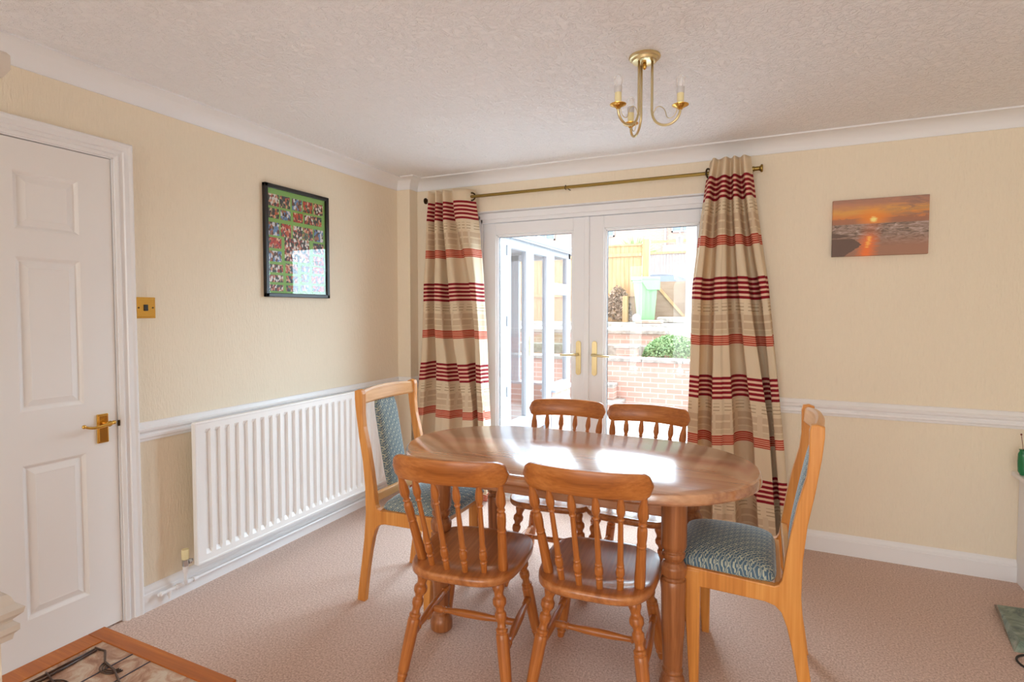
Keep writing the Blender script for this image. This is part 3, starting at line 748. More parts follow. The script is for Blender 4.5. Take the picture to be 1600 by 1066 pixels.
a0 = light_arm(); a0.rotation_euler.z = math.radians(-6)
for ang in (-122, 124):
    c = copy_tree(a0, cl); c.rotation_euler.z = math.radians(ang)

# ================================================================== TABLE
tb = thing('dining_table', (1.764, -1.287, 0), label='oval-ended pine dining table with turned legs in the middle of the room', cat='table')
def oval(a, b, c, n=20):
    """half length a, half width b, elliptical ends of depth c"""
    pts = []
    for k in range(n+1):
        t = -PI/2+PI*k/n; pts.append((a-c+c*math.cos(t), b*math.sin(t)))
    for k in range(n+1):
        t = PI/2+PI*k/n; pts.append((-(a-c)+c*math.cos(t), b*math.sin(t)))
    return pts
bm = bmesh.new()
base = oval(.757, .412, .45, 28)
rings = []
for ins, z in ((.012, .706), (.004, .709), (0, .716), (0, .738), (.003, .746), (.010, .750)):
    s1 = (.757-ins)/.757; s2 = (.412-ins)/.412
    rings.append([bm.verts.new((x*s1, y*s2, z)) for x, y in base])
n = len(base)
for a, b in zip(rings, rings[1:]):
    for i in range(n): bm.faces.new((a[i], a[(i+1)%n], b[(i+1)%n], b[i]))
bm.faces.new(rings[-1]); bm.faces.new(list(reversed(rings[0])))
finish(bm, 'tabletop', M['table_x'], tb, smooth=True, autos=.5)
bm = bmesh.new()
for bb in ((-.50, .50, -.265, -.245, .628, .708), (-.50, .50, .245, .265, .628, .708), (-.50, -.48, -.245, .245, .628, .708), (.48, .50, -.245, .245, .628, .708)): abox(bm, *bb, bev=.003)
finish(bm, 'apron', M['table_x'], tb)
TL = [(.040, 0), (.047, .012), (.047, .05), (.040, .09), (.030, .112), (.036, .122), (.036, .130), (.031, .137), (.034, .16), (.041, .42), (.043, .585), (.037, .592), (.034, .6), (.043, .615), (.045, .65), (.036, .675), (.030, .682), (.034, .69), (.039, .705), (.039, .72), (.034, .728), (.034, .736), (.041, .742), (.044, .76), (.044, 1)]
for sx_ in (-1, 1):
    for sy_ in (-1, 1):
        lg = turned('leg', (sx_*.478, sy_*.262, 0), (sx_*.478, sy_*.262, .708), TL, M['table_z'], tb, 24, 4)

# ================================================================== SPINDLE CHAIRS
LEGK = [(.0135, 0), (.0165, .05), (.0190, .075), (.0165, .085), (.0200, .12), (.0225, .40), (.0225, .555), (.0190, .565), (.0215, .58), (.0215, .595), (.0150, .61), (.0140, .64), (.0205, .69), (.0205, .72), (.0140, .745), (.0150, .755), (.0245, .80), (.0245, .83), (.0165, .865), (.0165, .875), (.0225, .93), (.0150, 1.0)]
OUTK = [(.0165, 0), (.0185, .06), (.0160, .42), (.0145, .47), (.0165, .485), (.0145, .50), (.0165, .60), (.0160, .66), (.0110, .70), (.0150, .715), (.0110, .73), (.0180, .80), (.0170, .85), (.0100, .97), (.0095, 1)]
INK = [(.0110, 0), (.0115, .10), (.0100, .12), (.0135, .135), (.0100, .15), (.0145, .19), (.0140, .24), (.0100, .27), (.0130, .285), (.0105, .30), (.0085, .73), (.0075, .755), (.0120, .77), (.0090, .785), (.0145, .85), (.0135, .89), (.0075, 1)]
STK = [(.010, 0), (.013, .05), (.0145, .12), (.0105, .15), (.0140, .165), (.0105, .18), (.0150, .40), (.0155, .5), (.0150, .60), (.0105, .82), (.0140, .835), (.0105, .85), (.0145, .88), (.013, .95), (.010, 1)]
def seat_mesh():
    bm = bmesh.new(); NA = 72
    def R(a, k):
        c, s_ = math.cos(a), math.sin(a); nn = 3.6
        wx = .212-.012*(-s_ if s_ < 0 else 0)+.004*s_; wy = .224
        r = (abs(c/wx)**nn+abs(s_/wy)**nn)**(-1/nn)
        return r*c*k, r*s_*k
    rings = []
    T = .430
    def top(x, y):
        # saddle: scooped in front of the spindle arc
        arc = -.085-.055*(1-(x/.16)**2 if abs(x) < .16 else 0)
        d = y-arc; f = 1/(1+math.exp(-d*110))
        q = max(0, 1-(abs(x)/.20)**4)*max(0, 1-(max(0, y)/.215)**4)
        dish = .011*f*q
        return T-dish-.004*math.exp(-((d-.02)/.03)**2)*q*.3
    for k, z, tp in ((.90, .396, 0), (.97, .398, 0), (.995, .404, 0), (1, .412, 0), (.998, .421, 0), (.985, .428, 0), (.965, None, 1), (.9, None, 1), (.8, None, 1), (.7, None, 1), (.6, None, 1), (.5, None, 1), (.38, None, 1), (.25, None, 1), (.12, None, 1)):
        rg = []
        for i in range(NA):
            x, y = R(2*PI*i/NA, k); rg.append(bm.verts.new((x, y, top(x, y) if tp else z)))
        rings.append(rg)
    for a, b in zip(rings, rings[1:]):
        for i in range(NA): bm.faces.new((a[i], a[(i+1)%NA], b[(i+1)%NA], b[i]))
    c = bm.verts.new((0, 0, top(0, 0)))
    for i in range(NA): bm.faces.new((rings[-1][i], rings[-1][(i+1)%NA], c))
    bm.faces.new(list(reversed(rings[0])))
    return bm
def crest_y(x): return -.292+.050*(x/.2)**2
def crest_mesh():
    bm = bmesh.new(); N = 40; rings = []; W_ = .214; zc = .812
    for i in range(N+1):
        s_ = -1+2*i/N
        x = W_*math.sin(s_*PI/2) if False else W_*s_
        e = abs(s_); q = max(0, (e-.80)/.20)
        hh = .041*math.sqrt(max(0, 1-q**2.2))*(1-.0*e)+.003
        zz = zc+.005*(1-e*e)-.002
        y = crest_y(x); th = .0125*(1 if q < .95 else .6); tilt = .20
        ring = []
        # rounded rectangle section in (y,z), tilted backwards
        for a, b in ((-1, -.82), (-.6, -1), (.6, -1), (1, -.82), (1, 0), (1, .82), (.6, 1), (-.6, 1), (-1, .82), (-1, 0)):
            dz = b*hh; dy = a*th
            ring.append(bm.verts.new((x, y+dy-dz*tilt, zz+dz)))
        rings.append(ring)
    k = len(rings[0])
    for a, b in zip(rings, rings[1:]):
        for i in range(k): bm.faces.new((a[i], b[i], b[(i+1)%k], a[(i+1)%k]))
    bm.faces.new(rings[0]); bm.faces.new(list(reversed(rings[-1])))
    return bm
def spindle_chair():
    r = thing('dining_chair', (0, 0, 0))
    finish(seat_mesh(), 'seat', M['pine_y'], r, smooth=True, autos=1.0)
    finish(crest_mesh(), 'crest_rail', M['pine_x'], r, smooth=True, autos=.7)
    tops = {}
    for sx_ in (-1, 1):
        for sy_, ty, by in ((-1, -.135, -.212), (1, .140, .205)):
            turned('leg', (sx_*.205, by, 0), (sx_*.142, ty, .402), LEGK, M['pine_z'], r, 18, 4)
    def lp(sx_, front, t):
        a = Vector((sx_*.205, .205 if front else -.212, 0)); b = Vector((sx_*.142, .140 if front else -.135, .402)); return a+(b-a)*t
    for sx_ in (-1, 1): turned('stretcher', lp(sx_, 0, .40), lp(sx_, 1, .46), STK, M['pine_z'], r, 14, 4)
    c0 = (lp(-1, 0, .40)+lp(-1, 1, .46))/2; c1 = (lp(1, 0, .40)+lp(1, 1, .46))/2
    turned('stretcher', c0, c1, STK, M['pine_z'], r, 14, 4)
    for xb, yb, xt, kk in ((-.158, -.120, -.186, OUTK), (.158, -.120, .186, OUTK), (-.100, -.158, -.118, INK), (.100, -.158, .118, INK), (-.035, -.174, -.040, INK), (.035, -.174, .040, INK)):
        turned('spindle', (xb, yb, .424), (xt, crest_y(xt)+.008, .778), kk, M['pine_z'], r, 14, 4)
    return r
ch1 = spindle_chair()
G = None
spots = [((1.508, -1.668), 8, 'pine spindle-back chair in the left foreground with its back to us', ch1),
         ((1.985, -1.578), 4, 'pine spindle-back chair in the foreground beside the near right table leg', None),
         ((1.560, -.885), 186, 'pine spindle-back chair behind the table, in front of the door handles', None),
         ((1.965, -.880), 178, 'pine spindle-back chair behind the table, nearer the right-hand curtain', None)]
for (xy, a, lab, o) in spots:
    o = o or copy_tree(ch1)
    o.location = (xy[0], xy[1], 0); o.rotation_euler.z = math.radians(a)
    tag(o, lab, 'chair', 'spindle-back chairs around the table')

# ================================================================== UPHOLSTERED CHAIRS
def fabric():
    m_ = mat('blue_cream_patterned_fabric', (92, 118, 138), .8, spec=.2); t = NT(m_)
    c = t.n('ShaderNodeTexCoord'); s_ = t.n('ShaderNodeSeparateXYZ')
    mp = t.n('ShaderNodeMapping'); t.l(c.outputs['Object'], mp.inputs[0]); t.l(mp.outputs[0], s_.inputs[0])
    nz = t.n('ShaderNodeTexNoise'); nz.inputs['Scale'].default_value = 70; t.l(c.outputs['Object'], nz.inputs['Vector'])
    wob = t.math('MULTIPLY', t.math('SUBTRACT', nz.outputs['Fac'], .5), .005)
    A = t.math('ADD', s_.outputs[0], wob); B = t.math('ADD', t.math('ADD', s_.outputs[1], t.math('MULTIPLY', s_.outputs[2], .8)), wob)
    k = 2*PI/.075
    p1 = t.math('SINE', t.math('MULTIPLY', t.math('ADD', A, B), k)); p2 = t.math('SINE', t.math('MULTIPLY', t.math('SUBTRACT', A, B), k))
    dia = t.math('ABSOLUTE', t.math('MULTIPLY', p1, p2))
    k3 = 2*PI/.0125
    q = t.math('MULTIPLY', t.math('SINE', t.math('MULTIPLY', A, k3)), t.math('SINE', t.math('MULTIPLY', B, k3)))
    line = t.math('MULTIPLY', t.math('LESS_THAN', t.math('ABSOLUTE', t.math('SUBTRACT', dia, .10)), .055), 1); leaf_ = t.math('GREATER_THAN', t.math('ADD', t.math('MULTIPLY', dia, .9), t.math('MULTIPLY', q, .5)), .60)
    f = t.math('MAXIMUM', line, leaf_)
    col = t.mix(f, (78, 104, 126), (186, 192, 174)); 
    nn = t.noise(c.outputs['Object'], 500, 2, .5); col = t.mix(t.math('MULTIPLY', nn, .25), col, (120, 140, 150))
    t.color(col); t.bump(nn, .3, .001)
    t.b.inputs['Sheen Weight'].default_value = .6; t.b.inputs['Sheen Roughness'].default_value = .3; t.b.inputs['Sheen Tint'].default_value = (.75, .86, 1, 1)
    return m_
M['fabric'] = fabric()
def side_profile():
    rear = [(.004, 0), (.018, .10), (.034, .20), (.048, .30), (.058, .42), (.056, .54), (.044, .66), (.024, .77), (.008, .88), (.001, .95), (.001, .985)]
    front = [(.020, .992), (.040, .988), (.045, .97), (.044, .88), (.050, .82), (.074, .725), (.094, .62), (.106, .54), (.112, .49), (.116, .465), (.124, .45), (.138, .443), (.160, .443), (.29, .450), (.418, .455)]
    under = [(.425, .440), (.425, .390), (.30, .388), (.165, .384), (.135, .376), (.115, .356), (.098, .31), (.082, .24), (.066, .15), (.052, .05), (.046, 0)]
    return rear+front+under
def cushion(w0, w1, y0, y1, z0, z1, crown, nx=22, ny=22, r=.3):
    """pillow-like pad: super-ellipsoid over a rectangle"""
    bm = bmesh.new(); cx, cy = (w0+w1)/2, (y0+y1)/2; hx, hy = (w1-w0)/2, (y1-y0)/2
    def edge(s_): return 1-abs(s_)**8
    top = []; bot = []
    for i in range(nx+1):
        a = []; b = []
        for j in range(ny+1):
            s_ = -1+2*i/nx; t = -1+2*j/ny
            s2 = math.sin(s_*PI/2)*.35+s_*.65; t2 = math.sin(t*PI/2)*.35+t*.65
            e = (max(0, 1-abs(s2)**4)*max(0, 1-abs(t2)**5))**.36
            # round the plan corners
            k = 1-.06*(abs(s2)*abs(t2))**6
            x, y = cx+hx*s2*k, cy+hy*t2*k
            zm = z0+(z1-z0)*.35
            e = e**1.35; zt = zm+(z1-zm)*e+crown*max(0, (1-s2*s2))*max(0, (1-t2*t2)); zb = zm-(zm-z0)*min(1, e*1.4)
            a.append(bm.verts.new((x, y, zt))); b.append(bm.verts.new((x, y, zb)))
        top.append(a); bot.append(b)
    for i in range(nx):
        for j in range(ny):
            bm.faces.new((top[i][j], top[i+1][j], top[i+1][j+1], top[i][j+1])); bm.faces.new((bot[i][j], bot[i][j+1], bot[i+1][j+1], bot[i+1][j]))
    bmesh.ops.remove_doubles(bm, verts=bm.verts, dist=.0004)
    return bm
def uph_chair():
    r = thing('upholstered_chair', (0, 0, 0)); hw = .222
    prof = side_profile()
    for s_ in (-1, 1):
        bm = bmesh.new(); y1 = s_*hw; y0 = s_*(hw-.030); prism(bm, prof, 'y', min(y0, y1), max(y0, y1), bev=.004)
        finish(bm, 'side_frame', M['beech_z'], r)
        bm = bmesh.new(); prism(bm, [(.374, 0), (.402, 0), (.426, .39), (.426, .445), (.372, .445), (.372, .39)], 'y', min(s_*(hw+.001), s_*(hw-.033)), max(s_*(hw+.001), s_*(hw-.033)), bev=.003)
        finish(bm, 'leg', M['beech_z'], r)
    w_ = hw-.028
    boxes('seat_rail', M['beech_y'], [(.402, .422, -w_, w_, .39, .45)], r, bev=.003); boxes('seat_rail', M['beech_y'], [(.115, .135, -w_, w_, .395, .445)], r, bev=.003)
    # lower back rail
    boxes('back_rail', M['beech_y'], [(.088, .110, -w_, w_, .475, .515)], r, bev=.004)
    # curved top rail
    bm = bmesh.new(); N = 16; rings = []
    for i in range(N+1):
        t = -1+2*i/N; y = w_*t; dx = -.022*(1-t*t); up_ = .010*(1-t*t)
        rings.append([bm.verts.new((.022+dx+a, y, z+up_*(z > .95))) for a, z in ((-.010, .925), (.012, .922), (.018, .930), (.014, .975), (.006, .984), (-.008, .982), (-.014, .972))])
    k = len(rings[0])
    for a, b in zip(rings, rings[1:]):
        for i in range(k): bm.faces.new((a[i], b[i], b[(i+1)%k], a[(i+1)%k]))
    bm.faces.new(rings[0]); bm.faces.new(list(reversed(rings[-1])))
    finish(bm, 'top_rail', M['beech_y'], r, smooth=True, autos=.6)
    # padded splat
    bm = cushion(-.082, .082, 0, .445, -.014, .020, .004, 14, 26)
    o = finish(bm, 'back_pad', M['fabric'], r, smooth=True)
    d = Vector((.012, 0, .930))-Vector((.094, 0, .490)); ang = math.atan2(-d.x, d.z)
    # local x -> chair y, local y -> up the back, local z -> forward
    e2 = d.normalized(); e1 = Vector((0, -1, 0)); e3 = e1.cross(e2); 
    if e3.x < 0: e1 = -e1; e3 = e1.cross(e2)
    mtx = Matrix(((e1.x, e2.x, e3.x, .080), (e1.y, e2.y, e3.y, 0), (e1.z, e2.z, e3.z, .492), (0,0,0,1)))
    o.matrix_local = mtx
    finish(cushion(.130, .468, -w_-.014, w_+.014, .428, .498, .020), 'seat_cushion', M['fabric'], r, smooth=True)
    return r
uc = uph_chair(); uc.location = (.80, -1.298, 0); uc.rotation_euler.z = 0
tag(uc, 'blue patterned upholstered chair with honey wooden frame by the radiator', 'chair', 'upholstered chairs at the table ends')
u2 = copy_tree(uc); u2.location = (2.700, -1.300, 0); u2.rotation_euler.z = PI
tag(u2, 'blue patterned upholstered chair with honey wooden frame at the right table end', 'chair', 'upholstered chairs at the table ends')

# ================================================================== COFFEE TABLE
ct = thing('coffee_table', (1.035, -2.775, 0), label='orange wooden coffee table with an inset brown patterned tile top, bottom left', cat='table')
hx, hy, zt = .280, .208, .420
bm = bmesh.new(); fwid = .072
for bb in ((-hx, hx, hy-fwid*.62, hy), (-hx, hx, -hy, -hy+fwid*.62), (-hx, -hx+fwid, -hy+fwid*.62, hy-fwid*.62), (hx-fwid, hx, -hy+fwid*.62, hy-fwid*.62)): abox(bm, *bb, zt-.032, zt, bev=.002)
finish(bm, 'top_frame', M['teak'], ct)
def tilemat():
    m_ = mat('brown_marbled_tile', (170, 130, 104), .35); t = NT(m_); v = t.coord()
    n_ = t.noise(v, 16, 6, .65, 1.5); t.color(t.ramp(n_, [(.35, (150, 106, 84)), (.5, (186, 150, 126)), (.65, (206, 190, 172))])); t.bump(n_, .5, .003); return m_
boxes('tile_inset', tilemat(), [(-hx+fwid, hx-fwid, -hy+fwid*.62, hy-fwid*.62, zt-.02, zt-.003)], ct)
bm = bmesh.new()
def arcs(cx, cy, rs, a0, a1, rr=.0018):
    for R_ in rs: tube(bm, [(cx+R_*math.cos(a0+(a1-a0)*k/18), cy+R_*.75*math.sin(a0+(a1-a0)*k/18), zt-.001) for k in range(19)], rr, 6)
arcs(-.105, -.010, (.018, .027, .036, .045), -.2, PI*1.2); arcs(.0, -.02, (.02, .029, .038), -.3, PI*1.0); arcs(.12, .01, (.016, .024, .032), PI*.5, PI*1.7)
arcs(-.06, .11, (.022, .03, .038), PI, 2*PI); arcs(-.1, -.11, (.02, .03, .04), 0, PI*1.3); arcs(.09, -.11, (.02, .03, .04), .5, PI*1.6)
tube(bm, [(-.19, .135, zt), (-.15, .138, zt), (-.10, .11, zt), (-.04, .10, zt), (.04, .07, zt), (.10, .055, zt), (.15, .06, zt)], .0028, 6)
tube(bm, [(-.185, .13, zt), (-.182, .05, zt), (-.18, -.10, zt)], .003, 6); tube(bm, [(-.175, .13, zt), (-.165, .0, zt), (-.16, -.12, zt)], .003, 6)
tube(bm, [(-.19, .02, zt), (-.12, .005, zt), (-.06, -.02, zt)], .0028, 6); tube(bm, [(.10, .055, zt), (.14, .02, zt), (.13, -.06, zt)], .0028, 6)
finish(bm, 'relief_pattern', mat('dark_brown_glaze', (74, 50, 38), .3), ct, smooth=True)
bm = bmesh.new()
for x in (-.07, .005): abox(bm, x-.0015, x+.0015, -hy+fwid*.62, hy-fwid*.62, zt-.004, zt-.0015)
finish(bm, 'tile_joint', mat('dark_blue_grout', (60, 64, 84), .5), ct)
for sx_ in (-1, 1):
    for sy_ in (-1, 1):
        bm = bmesh.new(); abox(bm, sx_*(hx-.035)-.018, sx_*(hx-.035)+.018, sy_*(hy-.035)-.018, sy_*(hy-.035)+.018, 0, zt-.032, bev=.003); finish(bm, 'leg', M['teak'], ct)
boxes('rail', M['teak'], [(-hx+.05, hx-.05, hy-.045, hy-.028, zt-.09, zt-.03), (-hx+.05, hx-.05, -hy+.028, -hy+.045, zt-.09, zt-.03), (-hx+.028, -hx+.045, -hy+.05, hy-.05, zt-.09, zt-.03), (hx-.045, hx-.028, -hy+.05, hy-.05, zt-.09, zt-.03)], ct)

# ================================================================== RIGHT EDGE
pl = thing('fireplace_plinth', (3.68, 0, 0), label='low white boxed plinth in the right corner of the room', cat='plinth')
boxes('body', M['matt_white'], [(0, .715, -1.3, -.002, 0, .535)], pl, bev=.003)
boxes('top_slab', M['gloss_white'], [(-.032, .715, -1.33, -.002, .535, .556)], pl, bev=.004)
vs_ = thing('vase', (3.668, -.085, .556), label='small green glass vase with dried sprigs on the white plinth', cat='vase')
gg = mat('green_glass', (30, 130, 80), .15); NT(gg).b.inputs['Transmission Weight'].default_value = .25
bm = bmesh.new(); lathe(bm, smooth_prof([(.010, 0), (.018, .02), (.020, .06), (.019, .10), (.013, .118), (.016, .125)], 4), 18, mtx=Matrix.Translation((-.004, 0, .004))); finish(bm, 'body', gg, vs_, smooth=True)
bm = bmesh.new()
for k, (dx, dy, h) in enumerate(((-.01, .01, .20), (.02, 0, .22), (.005, -.01, .18), (.03, .01, .24))): tube(bm, [(-.004, 0, .12), (dx*.5, dy*.5, .15), (dx, dy, h)], .0012, 5); lathe(bm, [(.001, -.005), (.005, 0), (.001, .005)], 6, mtx=Matrix.Translation((dx, dy, h)))
finish(bm, 'dried_sprigs', mat('dark_red_sprig', (110, 50, 44), .8), vs_)
orn = thing('ornament', (3.712, -.145, .556), label='small round dark brown ornament beside the green vase on the plinth', cat='ornament')
bm = bmesh.new(); lathe(bm, smooth_prof([(.008, 0), (.016, .012), (.012, .026), (.002, .032)], 4), 16); finish(bm, 'body', mat('dark_brown_glazed', (84, 44, 30), .3), orn, smooth=True)
def greenmarble():
    m_ = mat('green_grey_marble', (104, 122, 108), .12); t = NT(m_); v = t.coord(); n_ = t.noise(v, 7, 6, .7, 2)
    t.color(t.ramp(n_, [(.38, (84, 104, 92)), (.52, (122, 140, 124)), (.66, (156, 168, 152))])); return m_
bm = bmesh.new()
b0 = [(3.441, -.735, 0), (3.501, -.321, 0), (3.679, -.30, 0), (3.679, -.72, 0)]; b1 = [(3.466, -.715, .04), (3.485, -.41, .04), (3.679, -.39, .04), (3.679, -.70, .04)]
va = [bm.verts.new(p) for p in b0]; vb = [bm.verts.new(p) for p in b1]
bm.faces.new(va); bm.faces.new(vb)
for i in range(4): bm.faces.new((va[i], va[(i+1)%4], vb[(i+1)%4], vb[i]))
tag(finish(bm, 'hearth_slab', greenmarble()), 'polished green stone hearth slab on the carpet at the right edge', 'hearth')
bm = bmesh.new(); tube(bm, [tuple(p) for p in bez((3.60, -.735, .005), (3.40, -.72, .005), (3.38, -.85, .005), (3.50, -.90, .005), 20)], .004, 8)
tag(finish(bm, 'power_cable', M['rubber'], smooth=True), 'thin black cable curling on the carpet beside the hearth slab', 'cable')

# ================================================================== GARDEN
GZ = -.15
o = S('floor_patio', M['paving'], [(-14, 14, .28, 4.6, GZ-.2, GZ)])
# side conservatory (its long side runs away from the house)
CX = .20
cons = thing('conservatory', (CX, 0, GZ), label='white glazed conservatory with french doors along the left of the patio', cat='conservatory')
def K(z): return z-GZ
def vframe(name, y0, y1, z0, z1, st, parent, bot=None, x=0, t=.06):
    bm = bmesh.new(); b_ = bot if bot else st
    for bb in ((y0, y0+st, z0, z1), (y1-st, y1, z0, z1), (y0+st, y1-st, z0, z0+b_), (y0+st, y1-st, z1-st, z1)): abox(bm, x-t, x, bb[0], bb[1], K(bb[2]), K(bb[3]), bev=.006)
    f = finish(bm, name, M['upvc_out'], parent)
    bm = bmesh.new(); abox(bm, x-t/2-.002, x-t/2+.002, y0+st, y1-st, K(z0+b_), K(z1-st)); finish(bm, 'glass_pane', M['glass'], f)
    return f
for b_ in [(-.12, 0, .3, 1.33, 0, K(.37)), (-.12, 0, 2.66, 3.35, 0, K(.37)), (-3, -.12, 3.23, 3.35, 0, K(.37)), (-3.12, -3, .3, 3.35, 0, K(.37))]: boxes('dwarf_wall', M['brick_y'], [b_], cons)
for b_ in [(-.14, .06, .3, 1.34, K(.37), K(.40)), (-.14, .06, 2.65, 3.40, K(.37), K(.40)), (-3.0, -.14, 3.2, 3.40, K(.37), K(.40))]: boxes('sill', M['upvc_out'], [b_], cons, bev=.005)
for b_ in [(-.07, 0, 3.28, 3.36, K(.4), K(2.1)), (-.08, .0, 1.33, 1.40, 0, K(2.1)), (-.08, .0, 2.60, 2.68, 0, K(2.1))]: boxes('corner_post', M['upvc_out'], [b_], cons, bev=.005)
vframe('door_leaf', 1.40, 2.0, .02, 2.09, .105, cons, .2)
vframe('door_leaf', 2.0, 2.60, .02, 2.09, .105, cons, .2)
vframe('window_frame', 2.68, 3.28, .40, 1.62, .07, cons); vframe('window_frame', 2.68, 3.28, 1.62, 2.09, .07, cons)
vframe('window_frame', .35, 1.33, .40, 2.09, .07, cons)
bm = bmesh.new(); abox(bm, 0, .012, 1.965, 1.99, K(.86), K(1.08), bev=.003); tube(bm, [(.03, 1.98, K(1.0)), (.035, 1.90, K(1.0))], .008, 8); finish(bm, 'handle', M['gold'], cons)
for z in (.5, 1.2, 1.9):
    bm = bmesh.new(); lathe(bm, [(.012, 0), (.012, .1)], 8, mtx=Matrix.Translation((.012, 1.40, K(z)))); finish(bm, 'hinge', M['upvc_out'], cons)
for i in range(4): 
    bm = bmesh.new(); x = -.75*i
    for bb in ((x-.75, x-.69), (x-.06, x)): abox(bm, bb[0]-.02, bb[1]-.02, 3.28, 3.34, K(.4), K(2.1), bev=.005)
    abox(bm, x-.75, x, 3.28, 3.34, K(2.02), K(2.1)); f = finish(bm, 'end_frame', M['upvc_out'], cons)
    boxes('glass_pane', M['glass'], [(x-.69, x-.06, 3.305, 3.31, K(.4), K(2.02))], f)
bm = bmesh.new(); e = K(2.10)
pv = [(.06, .3, e), (.06, 3.42, e), (-3.1, 3.42, e), (-3.1, .3, e), (-1.5, .3, e+.62), (-1.5, 2.2, e+.62)]
vv = [bm.verts.new(p) for p in pv]; 
for f in ((0, 1, 5, 4), (1, 2, 5), (2, 3, 4, 5)): bm.faces.new([vv[i] for i in f])
ro = finish(bm, 'roof', mat('white_polycarbonate_roof', (158, 161, 168), .5), cons); md = ro.modifiers.new('t', 'SOLIDIFY'); md.thickness = .03
boxes('gutter', M['upvc_out'], [(-.02, .08, .3, 3.44, K(2.09), K(2.15)), (-3.1, .08, 3.36, 3.44, K(2.09), K(2.15))], cons, bev=.01)
bm = bmesh.new()
for y in (.9, 1.5, 2.1): tube(bm, [(.05, y, e+.02), (-1.5, y, e+.65)], .02, 6)
tube(bm, [(.06, 3.42, e+.03), (-1.5, 2.2, e+.66)], .025, 6); finish(bm, 'roof_bar', M['upvc_out'], cons)
# retaining walls and beds
gw = thing('garden_wall', (0, 4.6, GZ), label='red brick retaining wall with stone coping across the patio', cat='wall')
boxes('brickwork', M['brick'], [(-3.2, 6, 0, .22, 0, K(.595))], gw)
bm = bmesh.new(); x = -3.2; rr = random.Random(4)
while x < 6: 
    L = rr.uniform(.42, .6); abox(bm, x, x+L-.008, -.035+rr.uniform(-.006, .006), .30, K(.595), K(.595)+.052+rr.uniform(-.004, .004), bev=.008); x += L
finish(bm, 'coping', M['coping'], gw)
st = thing('brick_step', (0, 4.15, GZ), label='low brick pier with stone cap against the foot of the retaining wall', cat='pier')
boxes('brickwork', M['brick'], [(-.1, .62, .1, .43, 0, K(-.0)), (-.1, .52, .22, .44, K(0), K(.235))], st)
boxes('cap', M['coping'], [(-.12, .66, .05, .43, K(0), K(.05)), (-.12, .54, .18, .44, K(.235), K(.285))], st, bev=.01)
sb = boxes('flower_bed_soil', M['soil'], [(-3.2, 6, 4.825, 5.77, GZ, .592)]); tag(sb, 'brown soil bed behind the brick retaining wall', 'soil', kind='stuff')
pr_ = thing('brick_pier', (.56, 5.08, .6), label='short brick pier with sloped stone cap standing on the bed behind the wall', cat='pier')
boxes('brickwork', M['brick'], [(-.14, .14, -.15, .2, 0, .17)], pr_)
boxes('cap', M['coping'], [(-.17, .17, -.18, .23, .17, .215)], pr_, bev=.01)
gw2 = thing('garden_wall', (0, 6.0, .4), label='upper brick retaining wall with pale slab coping behind the green shrub', cat='wall')
boxes('brickwork', M['brick'], [(-3.2, .98, 0, .22, -.4, .55)], gw2); boxes('brickwork', M['brick'], [(.98, 6, .0, .22, -.4, .45)], gw2)
boxes('coping', M['coping'], [(-3.2, 1.0, -.04, .3, .55, .62)], gw2, bev=.01); boxes('coping', M['coping'], [(1.0, 6, .0, .3, .45, .52)], gw2, bev=.01)
boxes('lower_ledge', M['coping'], [(-3.2, .98, -.22, -.001, -.4, .36)], gw2, bev=.01)
S('floor_terrace', M['paving'], [(-14, 14, 6.31, 8.2, .2, 1.0)])
S('floor_terrace_top', M['coping'], [(-14, 14, 8.2, 10.1, .9, 1.08)])
# ground cover shrub : many small leaves
def leafmass(name, cx, cy, cz, rx, ry, rz, n, size, m_, seed, label, cat):
    rn = random.Random(seed); bm = bmesh.new()
    for k in range(n):
        a = rn.uniform(0, 2*PI); u = rn.uniform(0, 1)**.5; h = rn.uniform(0, 1)
        x, y = u*math.cos(a), u*math.sin(a); z = math.sqrt(max(0, 1-u*u))*h**.4
        p = Vector((x*rx, y*ry, z*rz)); s_ = size*rn.uniform(.6, 1.3)
        q = Quaternion((rn.gauss(0, 1), rn.gauss(0, 1), rn.gauss(0, 1), rn.gauss(0, 1))); q.normalize()
        vs2 = [bm.verts.new(p+q @ Vector(c)) for c in ((-s_*.4, 0, 0), (0, -s_*.7, .1*s_), (s_*.4, 0, 0), (0, s_*.7, .1*s_))]
        bm.faces.new(vs2)
    o = finish(bm, name, m_, None, (cx, cy, cz)); tag(o, label, cat); return o
leafmass('shrub', 1.20, 5.40, .61, .46, .32, .36, 5200, .035, M['leaf'], 5, 'spreading bright green shrub in the bed above the brick wall', 'shrub')
# bin
bn = thing('wheelie_bin', (.0, 9.3, 1.083), rz=math.radians(12), label='pale green wheelie bin on the upper terrace by the fence', cat='bin')
bm = bmesh.new()
def frus(x0, x1, y0, y1, z0, X0, X1, Y0, Y1, z1):
    a = [bm.verts.new(p) for p in ((x0, y0, z0), (x1, y0, z0), (x1, y1, z0), (x0, y1, z0))]; b = [bm.verts.new(p) for p in ((X0, Y0, z1), (X1, Y0, z1), (X1, Y1, z1), (X0, Y1, z1))]
    bm.faces.new(a); bm.faces.new(b)
    for i in range(4): bm.faces.new((a[i], a[(i+1)%4], b[(i+1)%4], b[i]))
frus(-.17, .2, -.22, .25, .03, -.27, .27, -.30, .30, .93); abox(bm, -.285, .285, -.315, .315, .90, .95, bev=.008)
for x in (-.12, .02, .12): frus(x-.006, x+.006, -.235, -.22, .1, x-.006, x+.006, -.31, -.29, .9)
finish(bm, 'body', M['bin'], bn)
bm = bmesh.new(); pts = [(-.32, .95), (-.33, 1.0), (-.2, 1.04), (.22, 1.04), (.32, 1.0), (.32, .74), (.02, .74), (-.12, .90)]
prism(bm, [(x, z) for x, z in pts], 'y', -.33, .33, bev=.01) if False else None
